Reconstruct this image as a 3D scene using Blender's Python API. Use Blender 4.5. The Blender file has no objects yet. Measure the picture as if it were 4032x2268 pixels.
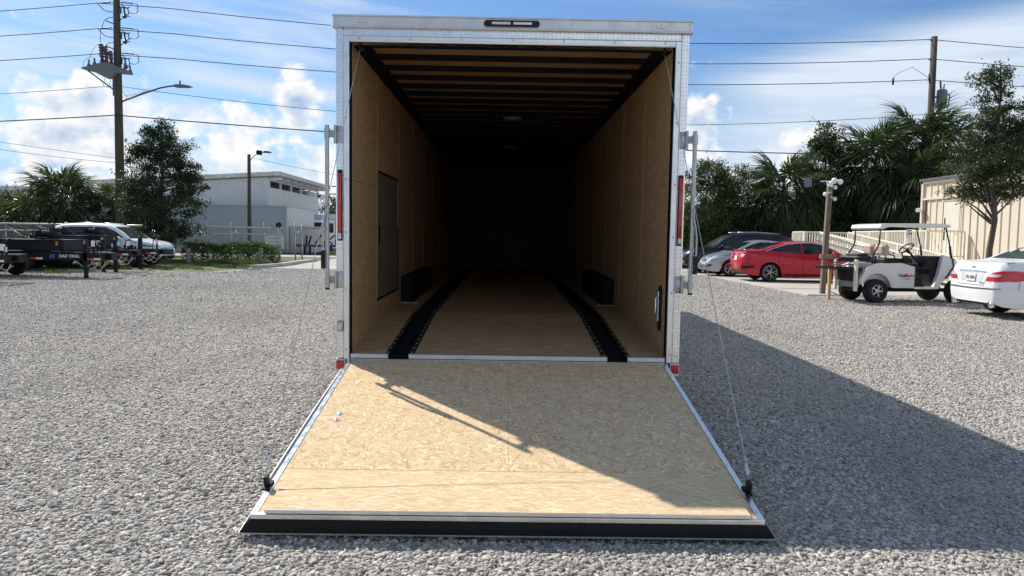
import bpy, bmesh, math, random
import numpy as np
from mathutils import Vector, Matrix
from mathutils.bvhtree import BVHTree

SC = bpy.context.scene
COL = SC.collection
PI = math.pi
rad = math.radians

# ------------------------------------------------------------------ node helper
class NT:
    """tiny expression builder for shader nodes"""
    def __init__(s, tree): s.t = tree
    def node(s, kind, **kw):
        n = s.t.nodes.new(kind)
        for k, v in kw.items(): setattr(n, k, v)
        return n
    def put(s, sock, v):
        if v is None: return
        if hasattr(v, 'links') or isinstance(v, bpy.types.NodeSocket): s.t.links.new(v, sock)
        else: sock.default_value = v
    def m(s, op, a, b=None, c=None, clamp=False):
        n = s.node('ShaderNodeMath', operation=op, use_clamp=clamp)
        s.put(n.inputs[0], a); s.put(n.inputs[1], b); s.put(n.inputs[2], c)
        return n.outputs[0]
    def add(s, a, b): return s.m('ADD', a, b)
    def sub(s, a, b): return s.m('SUBTRACT', a, b)
    def mul(s, a, b): return s.m('MULTIPLY', a, b)
    def ss(s, v, a, b, o0=0.0, o1=1.0):
        n = s.node('ShaderNodeMapRange', interpolation_type='SMOOTHSTEP')
        s.put(n.inputs[0], v); s.put(n.inputs[1], a); s.put(n.inputs[2], b); s.put(n.inputs[3], o0); s.put(n.inputs[4], o1)
        return n.outputs[0]
    def vec(s, x, y, z):
        n = s.node('ShaderNodeCombineXYZ')
        s.put(n.inputs[0], x); s.put(n.inputs[1], y); s.put(n.inputs[2], z)
        return n.outputs[0]
    def sep(s, v):
        n = s.node('ShaderNodeSeparateXYZ'); s.put(n.inputs[0], v); return n.outputs
    def vm(s, op, a, b=None, sc=None):
        n = s.node('ShaderNodeVectorMath', operation=op)
        s.put(n.inputs[0], a); s.put(n.inputs[1], b)
        if sc is not None: s.put(n.inputs[3], sc)
        return n.outputs[1] if op in ('LENGTH', 'DOT_PRODUCT', 'DISTANCE') else n.outputs[0]
    def noise(s, v, scale, detail=3.0, rough=0.55, dist=0.0, col=False, lac=2.0):
        n = s.node('ShaderNodeTexNoise')
        s.put(n.inputs['Vector'], v); s.put(n.inputs['Scale'], scale); s.put(n.inputs['Detail'], detail)
        s.put(n.inputs['Roughness'], rough); s.put(n.inputs['Distortion'], dist); s.put(n.inputs['Lacunarity'], lac)
        return n.outputs['Color' if col else 'Fac']
    def vor(s, v, scale, feature='F1', out='Distance', rnd=1.0, dim='3D'):
        n = s.node('ShaderNodeTexVoronoi', feature=feature, voronoi_dimensions=dim)
        s.put(n.inputs['Vector'], v); s.put(n.inputs['Scale'], scale); s.put(n.inputs['Randomness'], rnd)
        return n.outputs[out]
    def mix(s, f, a, b, blend='MIX'):
        n = s.node('ShaderNodeMix', data_type='RGBA', blend_type=blend)
        s.put(n.inputs[0], f)
        s.put(n.inputs[6], a if not isinstance(a, tuple) else (*a[:3], 1)); s.put(n.inputs[7], b if not isinstance(b, tuple) else (*b[:3], 1))
        return n.outputs[2]
    def ramp(s, f, stops, interp='LINEAR'):
        n = s.node('ShaderNodeValToRGB'); n.color_ramp.interpolation = interp
        e = n.color_ramp.elements
        while len(e) < len(stops): e.new(0.5)
        for el, (p, c) in zip(e, stops):
            el.position = p; el.color = (*c[:3], 1) if isinstance(c, tuple) else (c, c, c, 1)
        s.put(n.inputs[0], f)
        return n.outputs[0]
    def bump(s, h, strength=0.5, dist=0.01, nrm=None):
        n = s.node('ShaderNodeBump')
        n.inputs['Strength'].default_value = strength; n.inputs['Distance'].default_value = dist
        s.put(n.inputs['Height'], h)
        if nrm is not None: s.put(n.inputs['Normal'], nrm)
        return n.outputs[0]

# ------------------------------------------------------------------ camera
cam = bpy.data.cameras.new('camera'); cam_o = bpy.data.objects.new('camera', cam); COL.objects.link(cam_o)
fw = Vector((0.01012386, 0.99764358, -0.06785867)).normalized()
rt = Vector((0.99983257, -0.00906491, 0.01589495)).normalized(); up = rt.cross(fw)
mw = Matrix((rt, up, -fw)).transposed().to_4x4(); mw.translation = (-0.0348, -5.5994, 1.4107)
cam_o.matrix_world = mw
cam.sensor_width = 36.0; cam.lens = 26.218; cam.clip_start = 0.05; cam.clip_end = 4000
SC.camera = cam_o

# ------------------------------------------------------------------ sky, sun, exposure
SUN_DIR = Vector((-0.74, 0.737, 1.0)).normalized()          # towards the sun: behind the trailer on the left
SUN_EL = math.asin(SUN_DIR.z); SUN_AZ = math.atan2(SUN_DIR.x, SUN_DIR.y)
world = bpy.data.worlds.new('World'); SC.world = world; world.use_nodes = True
wt = world.node_tree; wt.nodes.clear(); W = NT(wt)
out = W.node('ShaderNodeOutputWorld'); bg = W.node('ShaderNodeBackground')
sky = W.node('ShaderNodeTexSky', sky_type='NISHITA')
sky.sun_disc = False; sky.sun_elevation = SUN_EL; sky.sun_rotation = SUN_AZ
sky.air_density = 1.0; sky.dust_density = 0.6; sky.ozone_density = 2.2; sky.altitude = 10
SKY_STRENGTH = 0.08
bg.inputs[1].default_value = SKY_STRENGTH
d = W.node('ShaderNodeTexCoord').outputs['Generated']
dx, dy, dz = W.sep(d)
az = W.mul(W.m('ARCTAN2', dx, dy), 57.2958)
el = W.mul(W.m('ARCSINE', W.m('MINIMUM', W.m('MAXIMUM', dz, -1.0), 1.0)), 57.2958)
# cumulus: billowy noise lifted by a few big heads, lying in a band above the horizon all round
def blob(a, e, ra, re, amp):
    v = W.vm('MULTIPLY', W.vm('SUBTRACT', ae, (a, e, 0.0)), (1.0/ra, 1.0/re, 0.0))
    return W.mul(W.m('EXPONENT', W.mul(W.vm('DOT_PRODUCT', v, v), -1.0)), amp)
ae = W.vec(az, el, 0.0)
heads = [(-29.0, 7.2, 6.5, 4.4, .62), (-36.0, 8.0, 3.4, 3.4, .46), (-15.0, 9.2, 2.6, 3.6, .58), (-20.0, 7.0, 5.5, 3.2, .56), (-12.5, 5.4, 5.5, 3.2, .50),
         (-24.0, 3.0, 12.0, 2.2, .40), (14.4, 8.0, 2.4, 4.2, .58), (22.2, 6.6, 3.6, 1.9, .60), (17.5, 3.8, 6.5, 2.2, .46)]
hs = None
for h in heads:
    b_ = blob(*h); hs = b_ if hs is None else W.m('MAXIMUM', hs, b_)
uv = W.vm('MULTIPLY', ae, (0.1, 0.125, 0.0))
away = W.ss(W.m('ABSOLUTE', az), 36.0, 48.0)                 # the same kind of heads go on round the rest of the horizon
rest = W.mul(W.mul(W.ss(W.noise(uv, .45, 1, .5), .48, .68), W.ss(el, 13.0, 5.0)), .55)
hs = W.m('MAXIMUM', hs, W.mul(rest, away))
wv = W.vm('SUBTRACT', W.noise(uv, 2.6, 4, .6, col=True), (0.5, 0.5, 0.5))
uvw = W.vm('ADD', uv, W.vm('SCALE', wv, None, 0.38))
puff = W.sub(0.62, W.vor(uvw, 4.2, 'SMOOTH_F1', dim='2D'))
puff2 = W.sub(0.55, W.vor(uvw, 11.0, 'SMOOTH_F1', dim='2D'))
fbm = W.noise(uv, 2.6, 8, .60)
band = W.ss(el, 8.0, 0.0, 0.0, 0.20)
D = W.add(W.add(W.add(W.mul(W.sub(fbm, 0.5), 1.0), W.mul(puff, 0.26)), W.mul(puff2, 0.20)), W.sub(W.add(hs, band), 0.44))
cum_a = W.ss(D, -0.04, 0.20)
lit = W.noise(W.vm('ADD', uv, (-0.07, 0.11, 0.0)), 2.6, 6, .60)
rim = W.ss(D, 0.04, 0.36)
relief = W.mul(W.sub(lit, fbm), 3.4)
inner = W.m('ADD', W.mul(rim, 0.62), W.sub(relief, W.mul(puff2, .60)), clamp=True)
K = 1.0 / SKY_STRENGTH
def sc(c, k=0.84): return tuple(v * k * K for v in c)
cum_c = W.mix(inner, sc((1.0, 0.99, 0.98)), sc((0.36, 0.53, 0.77)))
# cirrus: long streaks tilted down to the right, and a pale veil
tilt = W.add(el, W.mul(az, 0.075))
st = W.noise(W.vec(W.mul(az, 0.028), W.mul(tilt, 0.30), 3.0), 1.7, 6, .55, .35)
st2 = W.noise(W.vec(W.mul(az, 0.02), W.mul(tilt, 0.22), 9.0), 2.0, 4, .58, .5)
streak = W.ss(st, 0.40, 0.70)
band1 = W.m('EXPONENT', W.mul(W.m('POWER', W.m('DIVIDE', W.sub(tilt, W.add(9.3, W.mul(W.sub(st, .5), 2.6))), 0.75), 2.0), -1.0))
band1 = W.mul(band1, W.mul(W.ss(az, -27, -22), W.ss(az, -8, -13)))
veilL = W.mul(W.ss(az, 6, -20), 0.72)
veilR = W.mul(W.mul(W.ss(az, 11, 22), W.ss(W.sub(el, W.mul(az, .12)), 12.0, 8.5)), 1.0)
veilT = W.mul(W.mul(W.ss(az, 8, 20), W.ss(W.add(el, W.mul(az, 0.05)), 16.6, 18.4)), 0.50)
hz = W.ss(el, 9.5, 1.5, 0.0, 0.92)
low = W.noise(W.vec(W.mul(az, 0.07), W.mul(el, 0.42), 5.0), 1.5, 5, .58, .4)
cir = W.m('ADD', W.m('MAXIMUM', W.mul(streak, W.add(W.add(veilL, W.mul(veilR, .5)), 0.10)), W.mul(band1, 0.85)),
          W.add(W.mul(veilR, W.add(W.mul(st2, .65), .48)), W.mul(veilT, W.add(streak, .25))), clamp=True)
blue = W.mix(1.0, sky.outputs[0], (0.78, 1.02, 1.28), 'MULTIPLY')
skyc = W.mix(hz, blue, W.mix(W.ss(low, .42, .70), sc((0.44, 0.64, 0.90)), sc((0.82, 0.88, 0.95))))
skyc = W.mix(cir, skyc, sc((0.70, 0.80, 0.92)))
above = W.ss(el, 0.0, 0.6)
fin = W.mix(W.mul(cum_a, above), skyc, cum_c)
wt.links.new(fin, bg.inputs[0]); wt.links.new(bg.outputs[0], out.inputs[0])
world.cycles.sampling_method = 'MANUAL'; world.cycles.sample_map_resolution = 256

sl = bpy.data.lights.new('sun', 'SUN'); sl.energy = 5.0; sl.angle = rad(0.55); sl.color = (1.0, 0.94, 0.84)
so = bpy.data.objects.new('sun', sl); COL.objects.link(so)
so.rotation_euler = SUN_DIR.to_track_quat('Z', 'Y').to_euler(); so.location = (-20, 20, 30)
SC.cycles.max_bounces = 7; SC.cycles.diffuse_bounces = 4; SC.cycles.glossy_bounces = 3; SC.cycles.transmission_bounces = 3
SC.view_settings.view_transform = 'Standard'; SC.view_settings.look = 'None'
SC.view_settings.exposure = 0.30; SC.view_settings.gamma = 1.0; SC.view_settings.use_curve_mapping = False
# ------------------------------------------------------------------ materials
MATS = {}
def new_mat(name):
    m = bpy.data.materials.new(name); m.use_nodes = True
    t = m.node_tree; N = NT(t)
    b = t.nodes['Principled BSDF']
    MATS[name] = m
    return m, N, b
def mat(name, col=(.5, .5, .5), rough=.5, metal=0.0, var=.12, scale=6.0, spec=.5, coat=0.0, bump=0.0, bscale=40.0, emit=None, es=1.0, rvar=.08):
    """plain painted / metal / plastic surface with mottled colour, uneven gloss and fine relief"""
    if name in MATS: return MATS[name]
    m, N, b = new_mat(name)
    c = N.node('ShaderNodeTexCoord').outputs['Object']
    n = N.noise(c, scale, 5, .6)
    lo = tuple(max(0, v * (1 - var)) for v in col); hi = tuple(min(1, v * (1 + var)) for v in col)
    N.put(b.inputs['Base Color'], N.ramp(n, [(.3, lo), (.7, hi)]))
    n2 = N.noise(c, scale * 2.7, 4, .6)
    N.put(b.inputs['Roughness'], N.ss(n2, .25, .75, max(.02, rough - rvar), min(1, rough + rvar)))
    b.inputs['Metallic'].default_value = metal
    b.inputs['Specular IOR Level'].default_value = spec
    if coat: b.inputs['Coat Weight'].default_value = coat; b.inputs['Coat Roughness'].default_value = .04
    if bump: N.put(b.inputs['Normal'], N.bump(N.noise(c, bscale, 4, .6), .6, bump))
    if emit: b.inputs['Emission Color'].default_value = (*emit, 1); b.inputs['Emission Strength'].default_value = es
    return m

# ------------------------------------------------------------------ mesh builder
class MB:
    def __init__(s): s.v = []; s.f = []; s.mi = []; s.cur = 0
    def addv(s, pts):
        i = len(s.v); s.v.extend([tuple(p) for p in pts]); return i
    def addf(s, fs):
        for f in fs: s.f.append(tuple(f)); s.mi.append(s.cur)
    def xf(s, i0, M):
        for i in range(i0, len(s.v)): s.v[i] = tuple(M @ Vector(s.v[i]))
        return s
    def box(s, x0, x1, y0, y1, z0, z1, ch=0.0, M=None):
        i0 = len(s.v)
        if ch <= 0:
            i = s.addv([(x0,y0,z0),(x1,y0,z0),(x1,y1,z0),(x0,y1,z0),(x0,y0,z1),(x1,y0,z1),(x1,y1,z1),(x0,y1,z1)])
            s.addf([(i,i+3,i+2,i+1),(i+4,i+5,i+6,i+7),(i,i+1,i+5,i+4),(i+1,i+2,i+6,i+5),(i+2,i+3,i+7,i+6),(i+3,i,i+4,i+7)])
        else:
            c = min(ch, (x1-x0)*.45, (y1-y0)*.45, (z1-z0)*.45)
            # octagonal rings: bottom small, bottom, top, top small
            def ring(z, d):
                a, b, cc, e = x0+d, x1-d, y0+d, y1-d
                k = c
                return [(a+k,cc,z),(b-k,cc,z),(b,cc+k,z),(b,e-k,z),(b-k,e,z),(a+k,e,z),(a,e-k,z),(a,cc+k,z)]
            i = s.addv(ring(z0, c*.6) + ring(z0+c, 0) + ring(z1-c, 0) + ring(z1, c*.6))
            for r in range(3):
                for k in range(8): s.addf([(i+r*8+k, i+r*8+(k+1)%8, i+(r+1)*8+(k+1)%8, i+(r+1)*8+k)])
            s.addf([tuple(i+7-k for k in range(8)), tuple(i+24+k for k in range(8))])
        if M is not None: s.xf(i0, M)
        return s
    def bar(s, p0, p1, w, h, up=(0,0,1), ch=0.0):
        p0 = Vector(p0); p1 = Vector(p1); d = p1-p0; L = d.length; d.normalize()
        u = Vector(up)
        if abs(d.dot(u)) > .98: u = Vector((0,1,0))
        r = d.cross(u).normalized(); u = r.cross(d)
        M = Matrix((d, r, u)).transposed().to_4x4(); M.translation = p0
        return s.box(0, L, -w/2, w/2, -h/2, h/2, ch, M)
    def tube(s, pts, r, seg=8, cap=True, rs=None):
        pts = [Vector(p) for p in pts]; n = len(pts); i0 = len(s.v); prev = None
        for k, p in enumerate(pts):
            t = (pts[min(k+1, n-1)]-pts[max(k-1, 0)])
            if t.length < 1e-9: t = Vector((0,0,1))
            t.normalize()
            if prev is None:
                a = Vector((0,0,1)) if abs(t.z) < .9 else Vector((1,0,0))
                u = t.cross(a).normalized()
            else:
                u = (prev-t*prev.dot(t)); u = u.normalized() if u.length > 1e-6 else t.orthogonal().normalized()
            prev = u; w = t.cross(u); rr = rs[k] if rs else r
            s.addv([p+(u*math.cos(2*PI*j/seg)+w*math.sin(2*PI*j/seg))*rr for j in range(seg)])
        for k in range(n-1):
            for j in range(seg):
                a = i0+k*seg+j; b = i0+k*seg+(j+1)%seg
                s.addf([(a, b, b+seg, a+seg)])
        if cap:
            s.addf([tuple(i0+seg-1-j for j in range(seg)), tuple(i0+(n-1)*seg+j for j in range(seg))])
        return s
    def lathe(s, prof, seg=24, M=None, closed=False):
        """profile [(r, z)] turned about local z"""
        i0 = len(s.v); n = len(prof)
        for (r, z) in prof:
            s.addv([(r*math.cos(2*PI*j/seg), r*math.sin(2*PI*j/seg), z) for j in range(seg)])
        for k in range(n-1 if not closed else n):
            k2 = (k+1) % n
            for j in range(seg):
                s.addf([(i0+k*seg+j, i0+k*seg+(j+1)%seg, i0+k2*seg+(j+1)%seg, i0+k2*seg+j)])
        if not closed:
            s.addf([tuple(i0+seg-1-j for j in range(seg)), tuple(i0+(n-1)*seg+j for j in range(seg))])
        if M is not None: s.xf(i0, M)
        return s
    def prism(s, poly, t0, t1, plane='xz', M=None):
        """outline in a plane, given thickness along the third axis"""
        i0 = len(s.v); n = len(poly)
        def P(a, b, t): return {'xz': (a, t, b), 'xy': (a, b, t), 'yz': (t, a, b)}[plane]
        i = s.addv([P(a, b, t0) for a, b in poly]+[P(a, b, t1) for a, b in poly])
        s.addf([tuple(i+k for k in range(n)), tuple(i+n+n-1-k for k in range(n))])
        for k in range(n): s.addf([(i+(k+1)%n, i+k, i+n+k, i+n+(k+1)%n)])
        if M is not None: s.xf(i0, M)
        return s
    def quad(s, a, b, c, d):
        i = s.addv([a, b, c, d]); s.addf([(i, i+1, i+2, i+3)]); return s
    def sphere(s, c, r, seg=12, rings=8, sc=(1,1,1)):
        i0 = len(s.v)
        for k in range(1, rings):
            a = PI*k/rings
            s.addv([(c[0]+r*sc[0]*math.sin(a)*math.cos(2*PI*j/seg), c[1]+r*sc[1]*math.sin(a)*math.sin(2*PI*j/seg), c[2]+r*sc[2]*math.cos(a)) for j in range(seg)])
        t = s.addv([(c[0], c[1], c[2]+r*sc[2]), (c[0], c[1], c[2]-r*sc[2])])
        for k in range(rings-2):
            for j in range(seg):
                s.addf([(i0+k*seg+j, i0+(k+1)*seg+j, i0+(k+1)*seg+(j+1)%seg, i0+k*seg+(j+1)%seg)])
        for j in range(seg):
            s.addf([(t, i0+j, i0+(j+1)%seg), (t+1, i0+(rings-2)*seg+(j+1)%seg, i0+(rings-2)*seg+j)])
        return s
    def mesh(s, name='m'):
        me = bpy.data.meshes.new(name); me.from_pydata(s.v, [], s.f)
        bm = bmesh.new(); bm.from_mesh(me)
        for f, k in zip(bm.faces, s.mi): f.material_index = k
        bmesh.ops.recalc_face_normals(bm, faces=bm.faces); bm.to_mesh(me); bm.free()
        me.update(); return me
    def build(s, name, m, parent=None, smooth=False, loc=None, rot=None):
        me = s.mesh(name)
        return link(name, me, m, parent, smooth, loc, rot)

def link(name, me, m, parent=None, smooth=False, loc=None, rot=None):
    o = bpy.data.objects.new(name, me); COL.objects.link(o)
    if not me.materials:
        for k in (m if isinstance(m, (list, tuple)) else [m]): me.materials.append(k)
    if smooth is not False:
        me.polygons.foreach_set('use_smooth', [True]*len(me.polygons))
        if isinstance(smooth, (int, float)) and smooth is not True:
            me.set_sharp_from_angle(angle=rad(smooth))
    if parent: o.parent = parent
    if loc is not None: o.location = loc
    if rot is not None: o.rotation_euler = rot
    return o
def np_mesh(name, v, f, m, parent=None, smooth=False):
    v = np.asarray(v, np.float32); f = np.asarray(f, np.int32); k = f.shape[1]
    me = bpy.data.meshes.new(name)
    me.vertices.add(len(v)); me.vertices.foreach_set('co', v.ravel())
    me.loops.add(f.size); me.loops.foreach_set('vertex_index', f.ravel())
    me.polygons.add(len(f)); me.polygons.foreach_set('loop_start', np.arange(0, f.size, k, dtype=np.int32))
    me.update(calc_edges=True); me.validate()
    return link(name, me, m, parent, smooth)
def tag(o, label=None, cat=None, group=None, kind=None):
    if label: o['label'] = label
    if cat: o['category'] = cat
    if group: o['group'] = group
    if kind: o['kind'] = kind
    return o
def thing(name, label, cat, loc=(0,0,0), rz=0.0, group=None):
    o = bpy.data.objects.new(name, None); COL.objects.link(o); o.empty_display_size = .2
    o.location = loc; o.rotation_euler = (0, 0, rz)
    return tag(o, label, cat, group)
def inst(src, parent, loc=None, rot=None, scale=None):
    """another object sharing the mesh of src"""
    c = src.copy(); COL.objects.link(c); c.parent = parent
    if loc is not None: c.location = loc
    if rot is not None: c.rotation_euler = rot
    if scale is not None: c.scale = scale
    return c
def copy_tree(o, parent=None):
    c = o.copy(); COL.objects.link(c); c.parent = parent
    for ch in list(o.children): copy_tree(ch, c)
    return c
def lettering(name, s, size, m, parent, M, thick=.002, bold=0.0, shear=0.0, align='CENTER', space=1.0):
    cu = bpy.data.curves.new(name, 'FONT'); cu.body = s; cu.size = size; cu.align_x = align; cu.align_y = 'CENTER'
    cu.extrude = thick; cu.offset = bold; cu.shear = shear; cu.resolution_u = 3; cu.space_character = space
    tmp = bpy.data.objects.new('tmp', cu); COL.objects.link(tmp)
    dg = bpy.context.evaluated_depsgraph_get(); dg.update()
    me = bpy.data.meshes.new_from_object(tmp.evaluated_get(dg))
    bpy.data.objects.remove(tmp); bpy.data.curves.remove(cu)
    me.transform(M); me.materials.clear()
    return link(name, me, m, parent)
def facing(axis, loc):
    """matrix that stands text up and turns its face to an axis"""
    R_ = {'-y': Matrix.Rotation(PI/2, 4, 'X'), '-x': Matrix.Rotation(-PI/2, 4, 'Z') @ Matrix.Rotation(PI/2, 4, 'X'),
          '+x': Matrix.Rotation(PI/2, 4, 'Z') @ Matrix.Rotation(PI/2, 4, 'X'), '+y': Matrix.Rotation(PI, 4, 'Z') @ Matrix.Rotation(PI/2, 4, 'X')}[axis]
    return Matrix.Translation(loc) @ R_
def pchip(xs, ys, x):
    """smooth monotone interpolation"""
    xs = np.asarray(xs, float); ys = np.asarray(ys, float); x = np.asarray(x, float)
    h = np.diff(xs); dl = np.diff(ys)/h; dd = np.zeros_like(ys)
    for i in range(1, len(xs)-1):
        if dl[i-1]*dl[i] > 0:
            w1 = 2*h[i]+h[i-1]; w2 = h[i]+2*h[i-1]
            dd[i] = (w1+w2)/(w1/dl[i-1]+w2/dl[i])
    dd[0] = dl[0]; dd[-1] = dl[-1]
    i = np.clip(np.searchsorted(xs, x)-1, 0, len(h)-1); t = (x-xs[i])/h[i]
    t = np.clip(t, 0, 1)
    return ys[i]*(1+2*t)*(1-t)**2 + dd[i]*h[i]*t*(1-t)**2 + ys[i+1]*t*t*(3-2*t) + dd[i+1]*h[i]*t*t*(t-1)
def arc(c, r, a0, a1, n, plane='xz'):
    o = []
    for k in range(n+1):
        a = rad(a0+(a1-a0)*k/n); o.append((c[0]+r*math.cos(a), c[1]+r*math.sin(a)))
    return o
# ------------------------------------------------------------------ special materials
def osb(name, axes, dark, mid, light, angles, along=.085, across=.013, stain=.12):
    """strand board: overlapping flakes lying at several angles, each with its own tone"""
    m, N, b = new_mat(name)
    c = N.node('ShaderNodeTexCoord').outputs['Object']
    s = N.sep(c); u0, v0 = s[axes[0]], s[axes[1]]
    best = None; tone = None
    wob = N.noise(c, 9.0, 2, .5)
    for k, a in enumerate(angles):
        ca, sa = math.cos(rad(a)), math.sin(rad(a))
        u = N.add(N.mul(u0, ca), N.mul(v0, sa)); v = N.add(N.mul(u0, -sa), N.mul(v0, ca))
        v = N.add(v, N.mul(wob, .02))
        p = N.vec(N.add(N.m('DIVIDE', u, along), 13.7*k), N.m('DIVIDE', v, across), 5.1*k)
        n = N.node('ShaderNodeTexVoronoi', voronoi_dimensions='2D'); N.put(n.inputs['Vector'], p); n.inputs['Scale'].default_value = 1.0
        cc = N.sep(n.outputs['Color'])
        pr, tn = cc[0], cc[1]
        if best is None: best, tone = pr, tn
        else:
            g = N.m('GREATER_THAN', pr, best)
            tone = N.add(N.mul(tn, g), N.mul(tone, N.sub(1.0, g))); best = N.m('MAXIMUM', pr, best)
    grain = N.noise(N.vec(N.mul(u0, 30.0), N.mul(v0, 90.0), 0.0), 2.0, 3, .6)
    tone = N.add(N.mul(tone, .82), N.mul(grain, .18))
    col = N.ramp(tone, [(.05, dark), (.34, mid), (.62, mid), (.92, light)])
    big = N.noise(c, 1.3, 4, .6)
    col = N.mix(N.ss(big, .5, .8, 0.0, stain), col, tuple(v*.45 for v in dark))
    N.put(b.inputs['Base Color'], col); b.inputs['Roughness'].default_value = .78; b.inputs['Specular IOR Level'].default_value = .2
    N.put(b.inputs['Normal'], N.bump(N.add(tone, N.mul(best, .6)), .25, .002))
    return m
def gravel_mat():
    m, N, b = new_mat('gravel_bed')
    c = N.node('ShaderNodeTexCoord').outputs['Object']
    v1 = N.node('ShaderNodeTexVoronoi'); N.put(v1.inputs['Vector'], c); v1.inputs['Scale'].default_value = 42.0
    v2 = N.node('ShaderNodeTexVoronoi'); N.put(v2.inputs['Vector'], c); v2.inputs['Scale'].default_value = 24.0
    t = N.sep(v1.outputs['Color'])[0]; t2 = N.sep(v2.outputs['Color'])[1]
    tone = N.add(N.mul(t, .6), N.mul(t2, .4))
    col = N.ramp(tone, [(.1, (.26, .24, .21)), (.5, (.43, .40, .355)), (.9, (.62, .58, .525))])
    patch = N.noise(c, .35, 5, .6)
    col = N.mix(N.ss(patch, .42, .72, 0, .3), col, (.33, .31, .285))
    N.put(b.inputs['Base Color'], col); b.inputs['Roughness'].default_value = .9; b.inputs['Specular IOR Level'].default_value = .15
    h = N.add(N.mul(v1.outputs['Distance'], -1.0), N.mul(v2.outputs['Distance'], -.9))
    N.put(b.inputs['Normal'], N.bump(h, 1.0, .035))
    return m
def stone_mat():
    m, N, b = new_mat('limestone_pebble')
    r = N.node('ShaderNodeObjectInfo').outputs['Random']
    c = N.node('ShaderNodeTexCoord').outputs['Object']
    n = N.noise(N.vm('ADD', c, N.vec(N.mul(r, 31.0), N.mul(r, 17.0), r)), 1.1, 4, .6)
    col = N.ramp(r, [(0.0, (.20, .185, .165)), (.14, (.38, .355, .32)), (.4, (.56, .525, .475)), (.62, (.66, .62, .565)), (.82, (.73, .69, .635)), (.91, (.55, .47, .39)), (1.0, (.86, .835, .79))])
    col = N.mix(N.ss(n, .4, .75, 0.0, .35), col, (.36, .33, .29))
    loc = N.node('ShaderNodeObjectInfo').outputs['Location']                # worn, dusty and damp patches across the yard
    p1 = N.noise(N.vm('MULTIPLY', loc, (1.0, .45, 0.0)), .55, 5, .62); p2 = N.noise(loc, 1.9, 4, .6)
    col = N.mix(N.ss(p1, .50, .68, 0, .42), col, (.31, .29, .265)); col = N.mix(N.ss(p2, .56, .74, 0, .35), col, (.66, .615, .55))
    N.put(b.inputs['Base Color'], col); b.inputs['Roughness'].default_value = .85; b.inputs['Specular IOR Level'].default_value = .25
    N.put(b.inputs['Normal'], N.bump(N.noise(c, 6.0, 4, .65), .5, .1))
    return m
def concrete(name, col, joints=0.0):
    m, N, b = new_mat(name)
    c = N.node('ShaderNodeTexCoord').outputs['Object']
    n = N.noise(c, .5, 6, .6); f = N.noise(c, 28.0, 4, .7)
    k = N.add(N.mul(n, .7), N.mul(f, .3))
    lo = tuple(v*.78 for v in col); hi = tuple(min(1, v*1.14) for v in col)
    cc = N.ramp(k, [(.3, lo), (.68, hi)])
    st = N.ss(N.noise(c, 1.7, 5, .7), .58, .78, 0, .4)
    cc = N.mix(st, cc, tuple(v*.5 for v in col))
    N.put(b.inputs['Base Color'], cc); b.inputs['Roughness'].default_value = .88; b.inputs['Specular IOR Level'].default_value = .25
    N.put(b.inputs['Normal'], N.bump(f, .4, .004))
    return m
def leafy(name, a, b_, trans=.35, rough=.5):
    m, N, b = new_mat(name)
    c = N.node('ShaderNodeTexCoord').outputs['Object']
    g = N.node('ShaderNodeNewGeometry').outputs['Random Per Island']
    n = N.noise(c, 1.6, 3, .6)
    k = N.add(N.mul(g, .6), N.mul(n, .4))
    col = N.ramp(k, [(.2, a), (.8, b_)])
    N.put(b.inputs['Base Color'], col); b.inputs['Roughness'].default_value = rough; b.inputs['Specular IOR Level'].default_value = .35
    tr = N.node('ShaderNodeBsdfTranslucent'); N.put(tr.inputs[0], N.mix(.5, col, (.10, .16, .02)))
    mx = N.node('ShaderNodeMixShader'); mx.inputs[0].default_value = trans
    t = m.node_tree; t.links.new(b.outputs[0], mx.inputs[1]); t.links.new(tr.outputs[0], mx.inputs[2])
    t.links.new(mx.outputs[0], t.nodes['Material Output'].inputs[0])
    return m
def bark(name, a, b_, sc=(14, 14, 2.5)):
    m, N, b = new_mat(name)
    c = N.node('ShaderNodeTexCoord').outputs['Object']
    v = N.vm('MULTIPLY', c, sc); n = N.noise(v, 1.0, 6, .65)
    N.put(b.inputs['Base Color'], N.ramp(n, [(.3, a), (.7, b_)])); b.inputs['Roughness'].default_value = .9
    N.put(b.inputs['Normal'], N.bump(n, .8, .02)); return m
def plain_wood(name, a, b_, axis=2, sc=40.0):
    m, N, b = new_mat(name)
    c = N.node('ShaderNodeTexCoord').outputs['Object']
    mul = [sc, sc, sc]; mul[axis] = sc*.06
    n = N.noise(N.vm('MULTIPLY', c, tuple(mul)), 1.0, 5, .6, .4)
    N.put(b.inputs['Base Color'], N.ramp(n, [(.28, a), (.72, b_)])); b.inputs['Roughness'].default_value = .8
    N.put(b.inputs['Normal'], N.bump(n, .5, .004)); return m
def glass_mat(name, col=(.012, .016, .018), rough=.04, spec=.6):
    return mat(name, col, rough, 0, .3, 2.0, spec, rvar=.02)

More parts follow.
